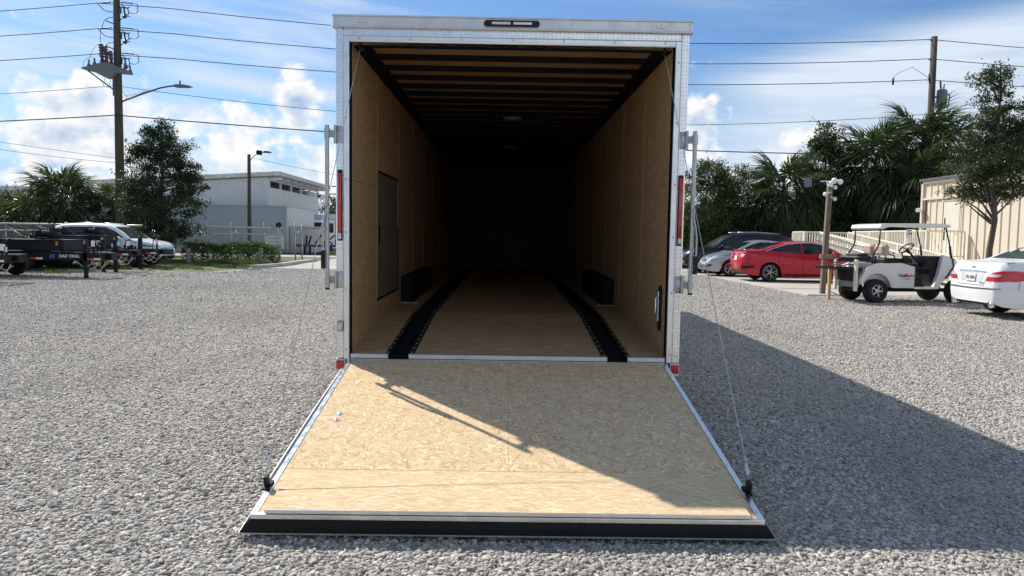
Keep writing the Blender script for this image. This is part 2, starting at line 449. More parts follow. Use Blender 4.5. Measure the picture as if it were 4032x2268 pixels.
M_alu = mat('mill_aluminium', (.74, .745, .75), .32, 1.0, .06, 5, bump=.0006, bscale=60)
M_alu_w = mat('weathered_aluminium', (.62, .625, .63), .42, .85, .10, 7)
M_tread = mat('tread_plate', (.78, .78, .785), .24, 1.0, .06, 9, bump=.0012, bscale=30)
M_galv = mat('galvanised_steel', (.44, .46, .47), .38, .9, .12, 14)
M_steel = mat('zinc_hardware', (.62, .62, .62), .35, 1.0, .1, 20)
M_black = mat('black_paint', (.009, .009, .011), .55, 0, .25, 6, spec=.25)
M_rubber = mat('black_rubber', (.008, .008, .009), .6, 0, .25, 12, spec=.2)
M_blackplastic = mat('black_plastic', (.012, .012, .014), .5, 0, .2, 8, spec=.3)
M_white = mat('white_paint', (.78, .78, .77), .4, 0, .04, 3)
M_red_lens = mat('red_lens', (.55, .012, .02), .12, 0, .12, 30, coat=.6)
M_clear_lens = mat('clear_lens', (.62, .63, .64), .12, .3, .1, 30, coat=.5)
M_amber = mat('amber_lens', (.75, .22, .02), .15, 0, .1, 30, coat=.5)
M_tyre = mat('tyre_rubber', (.020, .020, .021), .75, 0, .3, 20, spec=.25)
M_conc = concrete('driveway_concrete', (.44, .41, .365))
M_kerb = concrete('kerb_concrete', (.47, .455, .43))
M_wire = mat('power_wire', (.03, .03, .032), .5, 0, .1, 5)

# ------------------------------------------------------------------ ground
def sheet(name, poly, z, m, nx=1):
    b = MB(); n = len(poly); i = b.addv([(x, y, z) for x, y in poly]); b.addf([tuple(range(i, i+n))])
    return tag(b.build(name, m), kind='structure')
b = MB(); b.quad((-900, -300, 0), (900, -300, 0), (900, 1500, 0), (-900, 1500, 0)); ground = tag(b.build('ground', gravel_mat()), kind='structure')
# concrete car park on the right: its near edge is ragged where gravel has crept over it
rs = random.Random(4)
edge = [(7.9+.10*rs.uniform(-1, 1), y) for y in np.arange(24.8, 14.6, -.35)]
edge += [(8.05, 14.45), (8.3, 14.15)] + [(x, 14.1+.07*rs.uniform(-1, 1)) for x in np.arange(8.7, 22, .5)]
sheet('parking_pavement', edge+[(30, 14.1), (30, 40), (7.9, 40)], .006, M_conc)
drive = [(-9.9, 28.6), (-9.75, 26.2), (-9.9, 25.0), (-9.2, 24.75)] + [(x, 24.75+.08*rs.uniform(-1, 1)) for x in np.arange(-8.7, 7.9, .6)] + [(7.85, 40), (-9.9, 40)]
sheet('driveway', drive, .005, M_conc)
M_road = concrete('road_concrete', (.40, .385, .36))
sheet('road', [(-120, 40.05), (120, 40.05), (120, 45.5), (-120, 45.5)], .0045, M_road)
def grass_soil():
    m, N, b = new_mat('grassy_soil')
    c = N.node('ShaderNodeTexCoord').outputs['Object']
    n = N.noise(c, .8, 6, .65); f = N.noise(c, 22, 4, .7)
    col = N.ramp(n, [(.32, (.20, .17, .12)), (.5, (.13, .13, .05)), (.66, (.07, .10, .025))])
    N.put(b.inputs['Base Color'], N.mix(.35, col, N.ramp(f, [(.3, (.05, .06, .02)), (.7, (.22, .2, .12))])))
    b.inputs['Roughness'].default_value = .95; N.put(b.inputs['Normal'], N.bump(f, 1.0, .03)); return m
M_gs = grass_soil()
verge = [(-60, 21.6)] + [(x, 21.7+.5*math.sin(x*1.3)+.25*rs.uniform(-1, 1)-.09*(x+13)) for x in np.arange(-30, -10.6, .6)] + [(-10.4, 24.2), (-10.05, 28.6), (-9.95, 33.2), (-9.95, 39.9), (-60, 39.9)]
sheet('verge', verge, .004, M_gs)
sheet('verge', [(-120, 45.6), (120, 45.6), (120, 54), (-120, 54)], .004, M_gs)
sheet('verge', [(9.5, 28.6), (40, 28.6), (40, 39.9), (9.5, 39.9)], .011, M_gs)

# loose stones lying over the bed, near part of the yard
def stone_set():
    col = bpy.data.collections.new('stone_shapes'); m = stone_mat()
    for k in range(9):
        bm = bmesh.new(); bmesh.ops.create_icosphere(bm, subdivisions=2, radius=1.0); r = random.Random(50+k)
        ax = [r.uniform(.75, 1.3), r.uniform(.6, 1.0), r.uniform(.45, .75)]
        cuts = [(Vector((r.gauss(0, 1), r.gauss(0, 1), r.gauss(0, 1))).normalized(), r.uniform(.62, .9)) for _ in range(9)]
        for v in bm.verts:
            p = v.co.copy()
            for nrm, dd in cuts:
                e = p.dot(nrm)-dd
                if e > 0: p -= nrm*e*.85
            v.co = Vector((p.x*ax[0], p.y*ax[1], p.z*ax[2]))
        me = bpy.data.meshes.new('stone'); bm.to_mesh(me); bm.free(); me.materials.append(m)
        me.polygons.foreach_set('use_smooth', [True]*len(me.polygons)); me.set_sharp_from_angle(angle=rad(24))
        col.objects.link(bpy.data.objects.new('stone_shape', me))
    return col
def scatter(name, pts, scl, kind_col, nkinds, seed, tilt=.5):
    n = len(pts); rg = np.random.default_rng(seed)
    me = bpy.data.meshes.new(name); me.vertices.add(n); me.vertices.foreach_set('co', np.asarray(pts, np.float32).ravel())
    a = me.attributes.new('rot', 'FLOAT_VECTOR', 'POINT')
    rot = np.stack([rg.normal(0, tilt, n), rg.normal(0, tilt, n), rg.uniform(0, 6.283, n)], 1).astype(np.float32); a.data.foreach_set('vector', rot.ravel())
    a = me.attributes.new('scl', 'FLOAT', 'POINT'); a.data.foreach_set('value', np.asarray(scl, np.float32))
    a = me.attributes.new('idx', 'INT', 'POINT'); a.data.foreach_set('value', rg.integers(0, nkinds, n).astype(np.int32))
    o = bpy.data.objects.new(name, me); COL.objects.link(o)
    g = bpy.data.node_groups.new(name, 'GeometryNodeTree')
    g.interface.new_socket('Geometry', in_out='INPUT', socket_type='NodeSocketGeometry'); g.interface.new_socket('Geometry', in_out='OUTPUT', socket_type='NodeSocketGeometry')
    gi = g.nodes.new('NodeGroupInput'); go = g.nodes.new('NodeGroupOutput')
    ci = g.nodes.new('GeometryNodeCollectionInfo'); ci.inputs['Collection'].default_value = kind_col
    ci.inputs['Separate Children'].default_value = True; ci.inputs['Reset Children'].default_value = True
    ip = g.nodes.new('GeometryNodeInstanceOnPoints'); ip.inputs['Pick Instance'].default_value = True
    def attr(nm, ty):
        q = g.nodes.new('GeometryNodeInputNamedAttribute'); q.data_type = ty; q.inputs['Name'].default_value = nm; return q.outputs['Attribute']
    L = g.links.new
    L(gi.outputs[0], ip.inputs['Points']); L(ci.outputs[0], ip.inputs['Instance'])
    L(attr('rot', 'FLOAT_VECTOR'), ip.inputs['Rotation']); L(attr('scl', 'FLOAT'), ip.inputs['Scale']); L(attr('idx', 'INT'), ip.inputs['Instance Index'])
    L(ip.outputs[0], go.inputs[0])
    md = o.modifiers.new('scatter', 'NODES'); md.node_group = g
    return o
rg = np.random.default_rng(11)
def yard_points():
    out_p, out_s = [], []
    # bands of distance from the camera: (near, far, stones per square metre, smallest, largest)
    for (d0, d1, den, s0, s1) in [(1.6, 5.5, 2900, .006, .0185), (5.5, 9.0, 2200, .007, .0185), (9.0, 14.0, 1200, .009, .0195), (14.0, 22.0, 480, .012, .022), (22.0, 31.0, 190, .016, .026)]:
        xw = d1*.86+2.5
        n = int(den*(2*xw)*(d1-d0)); x = rg.uniform(-xw, xw, n); y = rg.uniform(d0, d1, n)-5.6
        k = np.abs(x) < (y+5.6)*.80+2.2
        k &= ~((np.abs(x) < 1.05) & (y > -1.9) & (y < 11))
        k &= ~((x > 8.0) & (y > 14.2)); k &= ~((y > 24.7) & (x > -9.9)); k &= ~((y > 21.3-.09*(x+13)) & (x < -10.0))
        x, y = x[k], y[k]; sz = s0+(s1-s0)*rg.random(len(x))**2.1
        out_p.append(np.stack([x, y, sz*rg.uniform(-.12, .32, len(x))], 1)); out_s.append(sz)
    return np.concatenate(out_p), np.concatenate(out_s)
P_, S_ = yard_points()
tag(scatter('gravel', P_, S_, stone_set(), 9, 3, .28), 'pale grey crushed stone gravel covering the yard', 'gravel', kind='stuff')
# ------------------------------------------------------------------ the enclosed trailer
TH = rad(.47)
T = thing('enclosed_trailer', 'white enclosed cargo trailer standing open with its wooden ramp door let down on the gravel', 'trailer', (0, 0, .03))
T.rotation_euler = (TH, 0, 0)
OSB_C = dict(dark=(.30, .19, .085), mid=(.54, .405, .215), light=(.72, .585, .36))
M_ramp = osb('ramp_strand_board', (0, 1), (.42, .275, .145), (.61, .455, .272), (.79, .64, .43), (8, 38, 68, 97, 128, 156), along=.055, across=.0105, stain=.13)
M_flap = osb('flap_strand_board', (0, 1), (.49, .34, .19), (.63, .475, .29), (.78, .635, .43), (-24, -9, 4, 15, 33, 168), along=.07, across=.0095, stain=.10)
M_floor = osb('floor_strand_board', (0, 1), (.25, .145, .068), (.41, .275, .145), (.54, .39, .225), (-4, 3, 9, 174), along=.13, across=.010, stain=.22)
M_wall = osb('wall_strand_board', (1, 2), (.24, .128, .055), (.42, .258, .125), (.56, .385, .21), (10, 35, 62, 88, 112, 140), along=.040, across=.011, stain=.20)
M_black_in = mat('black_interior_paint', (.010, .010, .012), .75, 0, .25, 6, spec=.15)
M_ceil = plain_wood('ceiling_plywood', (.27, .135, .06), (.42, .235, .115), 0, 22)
HW, OW, ZO, ZB = 1.295, 1.196, 2.7875, .449
LEN, ZF, KY, ZS = 10.8, .61, 1.75, .482       # inside length, deck height, where the rear deck starts to fall, sill height
def lugs(b, fx, u0, u1, v0, v1, pitch=.030, L=.021, w=.0062, h=.0022):
    """raised lozenges of tread plate, alternately turned"""
    nu = max(1, int(round((u1-u0)/pitch))); nv = max(1, int(round((v1-v0)/pitch)))
    for i in range(nu):
        for j in range(nv):
            u = u0+(i+.5)*(u1-u0)/nu; v = v0+(j+.5)*(v1-v0)/nv
            a = PI/4 if (i+j) % 2 else -PI/4
            c, s_ = math.cos(a), math.sin(a)
            pts = [(-L/2, 0, 0), (0, -w/2, 0), (L/2, 0, 0), (0, w/2, 0), (-L*.2, 0, h), (L*.2, 0, h)]
            i0 = b.addv([fx(u+p[0]*c-p[1]*s_, v+p[0]*s_+p[1]*c, p[2]) for p in pts])
            b.addf([(i0, i0+1, i0+4), (i0+1, i0+2, i0+5), (i0+1, i0+5, i0+4), (i0+2, i0+3, i0+5), (i0+3, i0, i0+4), (i0+3, i0+4, i0+5)])
    return b
def rivet(b, p, r=.008, ax='-y'):
    M_ = Matrix.Translation(p) @ (Matrix.Rotation(PI/2, 4, 'X') if ax == '-y' else Matrix.Identity(4))
    b.lathe([(r, 0), (r*.9, r*.35), (r*.45, r*.55)], 10, M_)
    return b
for s in (-1, 1):
    x0, x1 = sorted((s*1.238, s*HW))
    post = MB().box(x0, x1, -.012, .11, ZB, 2.885, .006).build('corner_post', M_tread, T)
    tag(lugs(MB(), lambda u, v, h: (u, -.012-h, v), x0+.004, x1-.004, ZB+.01, 2.875).build('tread_lugs', M_tread, post), kind='stuff')
    tag(lugs(MB(), lambda u, v, h, s=s: (s*(HW+h), u, v), 0.0, .105, ZB+.01, 2.875).build('tread_lugs', M_tread, post), kind='stuff')
    x0, x1 = sorted((s*OW, s*1.2375))
    tr_ = MB().box(x0, x1, -.016, .09, ZB-.002, 2.8315, .004).build('jamb_trim', M_alu, T)
    rv = MB()
    for z in (.52, .98, 1.40, 1.79, 2.24, 2.68): rivet(rv, (s*1.219, -.016, z), .009)
    tag(rv.build('rivets', M_steel, tr_, True), kind='stuff')
    x0, x1 = sorted((s*1.190, s*1.1965))
    MB().box(x0, x1, -.005, .06, ZS, 2.79).build('door_seal', M_rubber, T)
    # tail lamp strip
    xl = s*1.264
    lamp = MB().box(xl-.018, xl+.018, -.028, -.0125, 1.335, 1.86, .007).build('tail_lamp', M_blackplastic, T)
    MB().box(xl-.012, xl+.012, -.036, -.0275, 1.395, 1.835, .008).build('red_lens', M_red_lens, lamp, 40)
    MB().box(xl-.012, xl+.012, -.034, -.0275, 1.347, 1.393, .005).build('clear_lens', M_clear_lens, lamp, 40)
    # marker under the corner
    bp = MB().box(*sorted((s*1.225, s*1.297)), -.014, .05, .345, .447, .004).build('corner_bracket', M_alu_w, T)
    MB().box(*sorted((s*1.235, s*1.292)), -.024, -.0135, .37, .435, .004).build('red_reflector', M_red_lens, bp)
    # bar lock: tube, brackets and lever
    xb = s*1.342
    bar = MB().tube([(xb, -.085, .99), (xb, -.085, 2.175)], .0155, 14).build('lock_bar', M_galv, T, 40)
    MB().tube([(xb, -.085, .975), (xb, -.085, .99)], .0165, 14).build('end_cap', M_blackplastic, bar, 40)
    for zc in (1.046, 2.116):
        k = MB()
        k.box(*sorted((s*1.247, s*1.289)), -.022, -.0125, zc-.062, zc+.062, .003)
        k.tube([(s*1.296, -.026, zc-.068), (s*1.296, -.026, zc+.068)], .0115, 10)
        k.bar((s*1.300, -.030, zc), (s*1.338, -.078, zc), .012, .052)
        k.tube([(xb, -.085, zc-.036), (xb, -.085, zc+.036)], .0205, 12)
        hb = k.build('bar_bracket', M_galv, bar, 40)
        bb = MB()
        for dz in (-.045, .045): rivet(bb, (s*1.266, -.022, zc+dz), .011)
        tag(bb.build('bolts', M_steel, bar, True), kind='stuff')
    lv = MB(); pts = [(s*1.334, 1.62), (s*1.337, 1.54), (s*1.352, 1.47), (s*1.362, 1.40), (s*1.362, 1.27), (s*1.352, 1.265)]
    for (a_, z0), (c_, z1) in zip(pts[:-1], pts[1:]): lv.bar((a_+s*.008, -.112, z0), (c_+s*.008, -.112, z1), .008, .03, (0, -1, 0))
    lv.tube([(xb, -.085, 1.60), (xb, -.118, 1.60)], .011, 8)
    lv.build('lever', M_galv, bar)
    MB().box(*sorted((s*1.350, s*1.382)), -.120, -.104, 1.13, 1.266, .004).build('lever_grip', M_blackplastic, bar)
# latch catch on the left post
lc = MB().box(-1.286, -1.240, -.030, -.0125, .655, .735, .008).build('latch_catch', M_galv, T, 40)
MB().box(-1.277, -1.249, -.042, -.029, .668, .722, .01).build('latch_cover', M_clear_lens, lc, 40)
# header, roof cap and lamps
hd = MB().box(-1.237, 1.237, -.014, .11, 2.832, 2.885, .005).build('header_plate', M_tread, T)
tag(lugs(MB(), lambda u, v, h: (u, -.014-h, v), -1.235, 1.235, 2.834, 2.884).build('tread_lugs', M_tread, hd), kind='stuff')
hl = MB().box(-1.1955, 1.1955, -.017, .09, ZO, 2.8315, .005)
hl.box(-1.19, 1.19, -.021, -.0172, ZO+.004, ZO+.016, .002)
hl = hl.build('header_trim', M_alu, T)
rv = MB()
for k in range(7): rivet(rv, (-1.12+k*.373, -.017, 2.815), .009)
tag(rv.build('rivets', M_steel, hl, True), kind='stuff')
cap = MB().box(-1.307, 1.307, -.040, .06, 2.893, 2.962, .003)
cap.box(-1.316, 1.316, -.046, .06, 2.962, 2.972, .002); cap.box(-1.316, 1.316, -.046, .055, 2.884, 2.893, .002)
cap = cap.build('roof_cap', M_alu_w, T)
rv = MB()
for x in (-1.29, 1.29):
    for z in (2.912, 2.943): rivet(rv, (x, -.040, z), .008)
for x in (-.83, -.42, .42, .83): rivet(rv, (x, -.040, 2.93), .006)
tag(rv.build('rivets', M_steel, cap, True), kind='stuff')
def oval(w, h, y0, y1, n=10):
    r = h/2; o = [(w/2-r+r*math.cos(t), r*math.sin(t)) for t in np.linspace(-PI/2, PI/2, n)]
    return o+[(-x, -z) for x, z in o], y0, y1
lb = MB(); po, y0, y1 = oval(.405, .044, 0, 0); lb.prism(po, -.056, -.0405, 'xz', Matrix.Translation((-.01, 0, 2.927)))
lb = lb.build('light_bar', M_blackplastic, cap)
for x0, x1 in ((-.155, -.02), (.0, .135)): MB().box(x0, x1, -.061, -.0555, 2.918, 2.936, .004).build('lens', M_clear_lens, lb)
for x in (-1.098, 1.078):
    q = MB(); po, _, _ = oval(.068, .028, 0, 0); q.prism(po, -.050, -.0405, 'xz', Matrix.Translation((x, 0, 2.928))); q = q.build('marker_lamp', M_clear_lens, cap)
    MB().lathe([(.011, 0), (.009, .004), (.003, .006)], 12, Matrix.Translation((x, -.0498, 2.928)) @ Matrix.Rotation(PI/2, 4, 'X')).build('lens', M_alu, q, 40)
# shell
M_skin = mat('white_skin', (.80, .80, .79), .28, .0, .02, 2, coat=.3)
for s in (-1, 1):
    x0, x1 = sorted((s*1.287, s*1.2935))
    side = MB().prism([(.111, .46), (KY, .55), (LEN+.35, .55), (LEN+.35, 2.90), (.111, 2.90)], x0, x1, 'yz').build('side_skin', M_skin, T)
    MB().box(*sorted((s*1.255, s*1.300)), .07, LEN+.36, 2.9005, 2.985, .01).build('roof_rail', M_alu_w, T)
    MB().box(*sorted((s*1.262, s*1.299)), KY, LEN+.35, .50, .56, .004).build('bottom_rail', M_alu_w, T)
MB().box(-1.253, 1.253, .061, LEN+.34, 2.965, 2.984, .006).build('roof', M_skin, T)
MB().box(-1.286, 1.286, LEN+.30, LEN+.35, .52, 2.90).build('front_skin', M_skin, T)
# deck: sloping rear part and level part, three strips across, sheets 1.22 m long
def deck(x0, x1):
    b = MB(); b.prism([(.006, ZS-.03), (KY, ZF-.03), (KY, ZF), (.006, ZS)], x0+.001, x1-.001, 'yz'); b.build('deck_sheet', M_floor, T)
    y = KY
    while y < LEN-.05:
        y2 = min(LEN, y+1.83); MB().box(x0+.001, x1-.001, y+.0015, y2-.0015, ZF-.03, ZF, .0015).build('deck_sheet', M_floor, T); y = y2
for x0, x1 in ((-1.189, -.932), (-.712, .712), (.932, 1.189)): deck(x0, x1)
for x0, x1 in ((-1.188, -.905), (-.752, .752), (.905, 1.188)):
    sl_ = MB().box(x0, x1, -.010, .0055, .452, .484, .003); sl_.box(x0, x1, -.010, .03, .4842, .4875, .001)
    sl_ = sl_.build('sill_strip', M_alu_w, T)
    rv = MB()
    for x in np.arange(x0+.05, x1, .33): rv.lathe([(.007, 0), (.005, .003), (.001, .004)], 8, Matrix.Translation((x, .014, .4873)))
    tag(rv.build('screws', M_steel, sl_), kind='stuff')
MB().box(-1.19, 1.19, -.0095, .10, .40, .4515, .003).build('rear_crossmember', M_black, T)
def along(y):                                        # deck height
    return ZS+(ZF-ZS)*y/KY if y < KY else ZF
M_flange = mat('track_flange', (.03, .024, .02), .85, 0, .2, 9, spec=.1)
for s in (-1, 1):
    ch = MB()
    for (ya, yb) in ((.005, KY), (KY, LEN)):
        za, zb_ = along(ya), along(yb)
        for xa, xb_, da, db in ((.757, .900, -.03, -.03), (.757, .762, -.03, -.001), (.895, .900, -.03, -.001)):
            i = [(s*xa, ya, za+da), (s*xb_, ya, za+da), (s*xb_, yb, zb_+da), (s*xa, yb, zb_+da)]
            if da != db: ch.quad((s*xa, ya, za+da), (s*xa, yb, zb_+da), (s*xa, yb, zb_+db), (s*xa, ya, za+db))
            else: ch.quad(*i)
    ch = ch.build('tie_down_track', M_black_in, T)
    fl = MB()
    for xa, xb_ in ((.713, .757), (.900, .931)):
        for (ya, yb) in ((.004, KY), (KY, LEN)):
            za, zb_ = along(ya)+.003, along(yb)+.003
            fl.prism([(ya, za-.004), (yb, zb_-.004), (yb, zb_), (ya, za)], s*xa, s*xb_, 'yz')
    fl.build('track_flange', M_flange, ch)
    rg_ = MB(); y = .16
    while y < 4.5:
        z = along(y)-.029; rg_.box(*sorted((s*.785, s*.872)), y, y+.018, z, z+.008); y += .052
    tag(rg_.build('track_rungs', M_black_in, ch), kind='stuff')
    rv = MB(); y = .06
    while y < 4.5:
        for xx in (.735, .915): rv.lathe([(.008, 0), (.006, .003), (.002, .004)], 8, Matrix.Translation((s*xx, y, along(y)+.0032)))
        y += .155
    tag(rv.build('screws', M_steel, ch), kind='stuff')
MB().prism([(.11, ZS-.045), (KY, ZF-.045), (LEN, ZF-.045), (LEN, ZF-.036), (KY, ZF-.036), (.11, ZS-.036)], -1.24, 1.24, 'yz').build('leak_sheet', M_black_in, T)  # unseen black sheet added to block light leaking up through the deck gaps
# walls, panel by panel with cover strips
seams = {-1: [.03, 1.17, 2.52, 3.74, 5.0, 6.22, 7.44, 8.66, LEN], 1: [.03, 1.12, 2.34, 3.56, 4.78, 6.0, 7.22, 8.44, LEN]}
M_mould = mat('cover_moulding', (.42, .31, .17), .6, 0, .12, 10)
for s in (-1, 1):
    x0, x1 = sorted((s*1.190, s*1.199))
    ys = seams[s]
    for i in range(len(ys)-1):
        ya, yb = ys[i]+.0015, ys[i+1]-.0015
        if s == -1 and i == 1:                       # around the side door
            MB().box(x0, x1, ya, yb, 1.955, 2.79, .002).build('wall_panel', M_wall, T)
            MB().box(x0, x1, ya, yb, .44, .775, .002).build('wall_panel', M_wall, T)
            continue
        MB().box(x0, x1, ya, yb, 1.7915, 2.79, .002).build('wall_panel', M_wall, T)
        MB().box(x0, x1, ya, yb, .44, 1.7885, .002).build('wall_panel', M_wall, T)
    for y in ys[1:-1]:
        z0 = .80 if abs(y-1.17) < .1 or abs(y-2.52) < .1 else .72
        MB().box(*sorted((s*1.1855, s*1.190)), y-.016, y+.016, z0, 2.785, .002).build('cover_strip', M_mould, T)
    MB().prism([(s*1.189, 2.785), (s*1.11, 2.855), (s*1.11, 2.862), (s*1.199, 2.862), (s*1.199, 2.785)], .10, LEN, 'xz').build('cove_strip', M_black_in, T)
    # wheel box
    wb = MB().box(*sorted((s*1.060, s*1.189)), 2.70, 4.95, ZF+.002, .905, .006).build('wheel_box', M_black_in, T)
    MB().box(*sorted((s*.99, s*1.187)), 2.655, 2.695, ZF+.001, ZF+.012, .002).build('threshold_strip', M_mould, wb)
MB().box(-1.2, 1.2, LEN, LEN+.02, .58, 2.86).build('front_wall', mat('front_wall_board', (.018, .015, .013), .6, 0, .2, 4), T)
# side door in the left wall
M_door = mat('door_board', (.17, .135, .11), .55, 0, .1, 6)
dr = MB().box(-1.1985, -1.1905, 1.20, 2.49, .79, 1.94, .003).build('side_door', M_door, T)
df = MB(); df.box(-1.1995, -1.184, 1.18, 1.205, .775, 1.955, .002); df.box(-1.1995, -1.184, 2.485, 2.505, .775, 1.955, .002)
df.box(-1.1995, -1.184, 1.2055, 2.4845, 1.935, 1.955, .002); df.box(-1.1995, -1.184, 1.2055, 2.4845, .775, .795, .002)
df.build('door_frame', M_black, dr)
MB().box(-1.186, -1.176, 1.235, 1.275, 1.30, 1.46, .004).build('door_latch', M_blackplastic, dr)
chn = MB()
for k in range(14): chn.tube([(-1.178+.004*math.sin(k), 2.36+.015*math.sin(k*1.7), 1.93-.035*k), (-1.176, 2.37+.012*math.cos(k), 1.905-.035*k)], .006, 6)
chn.build('door_chain', M_mould, dr)
# recessed grab handle on the right wall
gh = MB(); po = [(.21+.042*math.cos(t), .98+.042*math.sin(t)) for t in np.linspace(0, PI, 9)]+[(.21+.042*math.cos(t), .71+.042*math.sin(t)) for t in np.linspace(PI, 2*PI, 9)]
gh.prism(po, 1.176, 1.1895, 'yz'); gh = gh.build('grab_recess', M_blackplastic, T)
g2 = MB().tube([(1.165, .205, .80), (1.150, .205, .81), (1.150, .205, .92), (1.165, .205, .93)], .011, 8); g2.tube([(1.170, .205, .745), (1.170, .205, .975)], .005, 6)
g2.build('grab_bar', M_alu, gh, 40)
# ceiling and bows
y = .115
while y < LEN:
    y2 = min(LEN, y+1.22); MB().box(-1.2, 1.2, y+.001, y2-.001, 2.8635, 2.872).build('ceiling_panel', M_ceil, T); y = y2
bow = None; y = .29
while y < LEN-.1:
    if bow is None: bow = MB().box(-1.12, 1.12, -.02, .02, 2.820, 2.8625, .004).build('roof_bow', M_black_in, T, loc=(0, y, 0))
    else: inst(bow, T, (0, y, 0))
    y += .406
for y, sc_ in ((3.75, 1), (6.9, 1)):
    dm = MB().lathe([(.10, .005), (.095, -.012), (.07, -.024), (.02, -.03)], 24, Matrix.Translation((.03, y, 2.818)) @ Matrix.Diagonal((1.2, .75, 1, 1))).build('dome_lamp', mat('dome_lens', (.24, .22, .18), .4, 0, .05), T, 40)
for s in (-1, 1):
    MB().tube([(s*1.13, .06, 2.786), (s*1.13, .06, 2.752), (s*1.10, .06, 2.752)], .012, 8).build('cable_hook', M_black, T)
# running gear under the floor
for yy in (3.2, 4.1):
    ax = MB().tube([(-1.0, yy, .30), (1.0, yy, .30)], .04, 10).build('axle', M_black, T)
    for s in (-1, 1):
        w = MB().lathe([(.20, -.08), (.31, -.09), (.335, -.06), (.34, 0), (.335, .06), (.31, .09), (.20, .08)], 28, Matrix.Translation((s*1.165, yy, .325)) @ Matrix.Rotation(PI/2, 4, 'Y')).build('wheel', M_tyre, T, 50)
        MB().lathe([(.20, -.05), (.18, .02), (.06, .03), (.05, .05)], 20, Matrix.Translation((s*1.165, yy, .325)) @ Matrix.Rotation(s*PI/2, 4, 'Y')).build('rim', M_alu_w, w, 50)
for s in (-1, 1): MB().box(*sorted((s*.45, s*.51)), KY, LEN+.3, .42, ZF-.035).build('frame_rail', M_black, T)
# ------------------------------------------------------------------ ramp door (x across, s down the slope, t proud of the boards)
RO = Vector((0, -.02, .452)); RA = Vector((0, -2.215, -.348)).normalized(); RN = Vector((0, RA.z, -RA.y))
RM = Matrix(((1, 0, 0, RO.x), (0, RA.y, RN.y, RO.y), (0, RA.z, RN.z, RO.z), (0, 0, 0, 1)))
def rbox(b, x0, x1, s0, s1, t0, t1, ch=0.0): return b.box(x0, x1, s0, s1, t0, t1, ch, RM)
RD = rbox(MB(), -1.158, 1.158, .012, 2.225, -.055, -.013).build('ramp_door', M_black, T)
rbox(MB(), -1.243, 1.243, .05, 2.262, -.086, -.079).build('ramp_skin', M_alu_w, RD)
sd = MB(); IN = [(-1.1925, .06), (-1.1925, 2.2418), (1.1925, 2.2418), (1.1925, .06)]; OU = [(-1.240, .06), (-1.240, 2.2595), (1.240, 2.2595), (1.240, .06)]
MD = [(-1.222, .06), (-1.222, 2.2555), (1.222, 2.2555), (1.222, .06)]
i0 = sd.addv([RM @ Vector((x, s_, -.0208)) for x, s_ in IN]+[RM @ Vector((x, s_, -.050)) for x, s_ in MD]+[RM @ Vector((x, s_, -.0785)) for x, s_ in OU])
for r in (0, 4):
    for k in range(3): sd.addf([(i0+r+k, i0+r+k+1, i0+r+k+5, i0+r+k+4)])
sd.build('ramp_seal', M_rubber, RD)
for x0, x1 in ((-1.160, -.0006), (.0006, 1.160)): rbox(MB(), x0, x1, .015, 1.780, -.0125, 0, .001).build('ramp_board', M_ramp, RD)
rbox(MB(), -1.160, 1.160, 1.783, 2.222, -.0125, 0, .001).build('ramp_board', M_flap, RD)
for s in (-1, 1):
    e = MB(); rbox(e, *sorted((s*1.1605, s*1.1912)), .004, 2.2385, -.0785, .0035, .002); e = e.build('side_trim', M_alu, RD)
    rv = MB()
    for q in (.28, .62, .98, 1.34, 1.68, 1.99, 2.17):
        rv.lathe([(.008, 0), (.006, .004), (.002, .005)], 8, RM @ Matrix.Translation((s*1.176, q, .0035)))
    tag(rv.build('screws', M_steel, e), kind='stuff')
    for q in (1.055, 1.149):
        w = MB().lathe([(.024, 0), (.024, .002), (.011, .0022), (.010, .008), (.004, .0095)], 14, RM @ Matrix.Translation((s*1.037, q, .0003))).build('washer_bolt', M_steel, RD)
    k = MB(); rbox(k, *sorted((s*1.172, s*1.204)), 1.93, 2.02, .0036, .014, .002); rbox(k, *sorted((s*1.184, s*1.204)), 1.955, 2.0, .0145, .062, .004)
    k = k.build('cable_anchor', M_black, RD)
    p1 = RM @ Vector((s*1.194, 1.972, .075)); p0 = Vector((s*1.13, .062, 2.752))
    mid = [p0.lerp(p1, t)-Vector((0, 0, .012*math.sin(PI*t))) for t in np.linspace(0, 1, 9)]
    cb = MB().tube(mid, .0026, 6).build('ramp_cable', mat('steel_cable', (.45, .45, .46), .45, .6), T)
    MB().tube([p1+(p0-p1)*.006, p1+(p0-p1)*.024], .0075, 8).build('ferrule', M_steel, cb)
    # gas-strut like prop tube lying along the left edge of the frame
et = MB(); rbox(et, -1.1912, 1.1912, 2.2225, 2.2412, -.0205, .0036, .002); et = et.build('end_trim', M_alu, RD)
FL = MB(); i0 = len(FL.v)
FL.prism([(1.835, .0008), (2.236, .0070), (2.236, .026), (1.835, .0050)], -1.122, 1.122, 'yz', RM)
FL = FL.build('ramp_flap', M_flap, RD)
rbox(MB(), -1.124, 1.124, 2.2365, 2.2420, .0085, .0275, .002).build('flap_edge', M_alu, RD)
rbox(MB(), -.975, .925, 2.2365, 2.2420, .0040, .0080, .001).build('piano_hinge', mat('hinge_purple_grey', (.10, .095, .12), .5, .5), RD)
MB().box(-1.185, 1.185, -.021, -.0098, .425, .450, .003).build('hinge_rod', M_rubber, RD)
ht = MB(); rbox(ht, -1.16, 1.16, .0045, .0148, -.012, .001, .001); ht.build('hinge_edge', M_alu_w, RD)
pt = MB().tube([RM @ Vector((-1.215, .16, -.035)), RM @ Vector((-1.222, .9, -.03)), RM @ Vector((-1.222, 1.9, -.03))], .011, 8).build('spring_tube', M_galv, RD, 40)
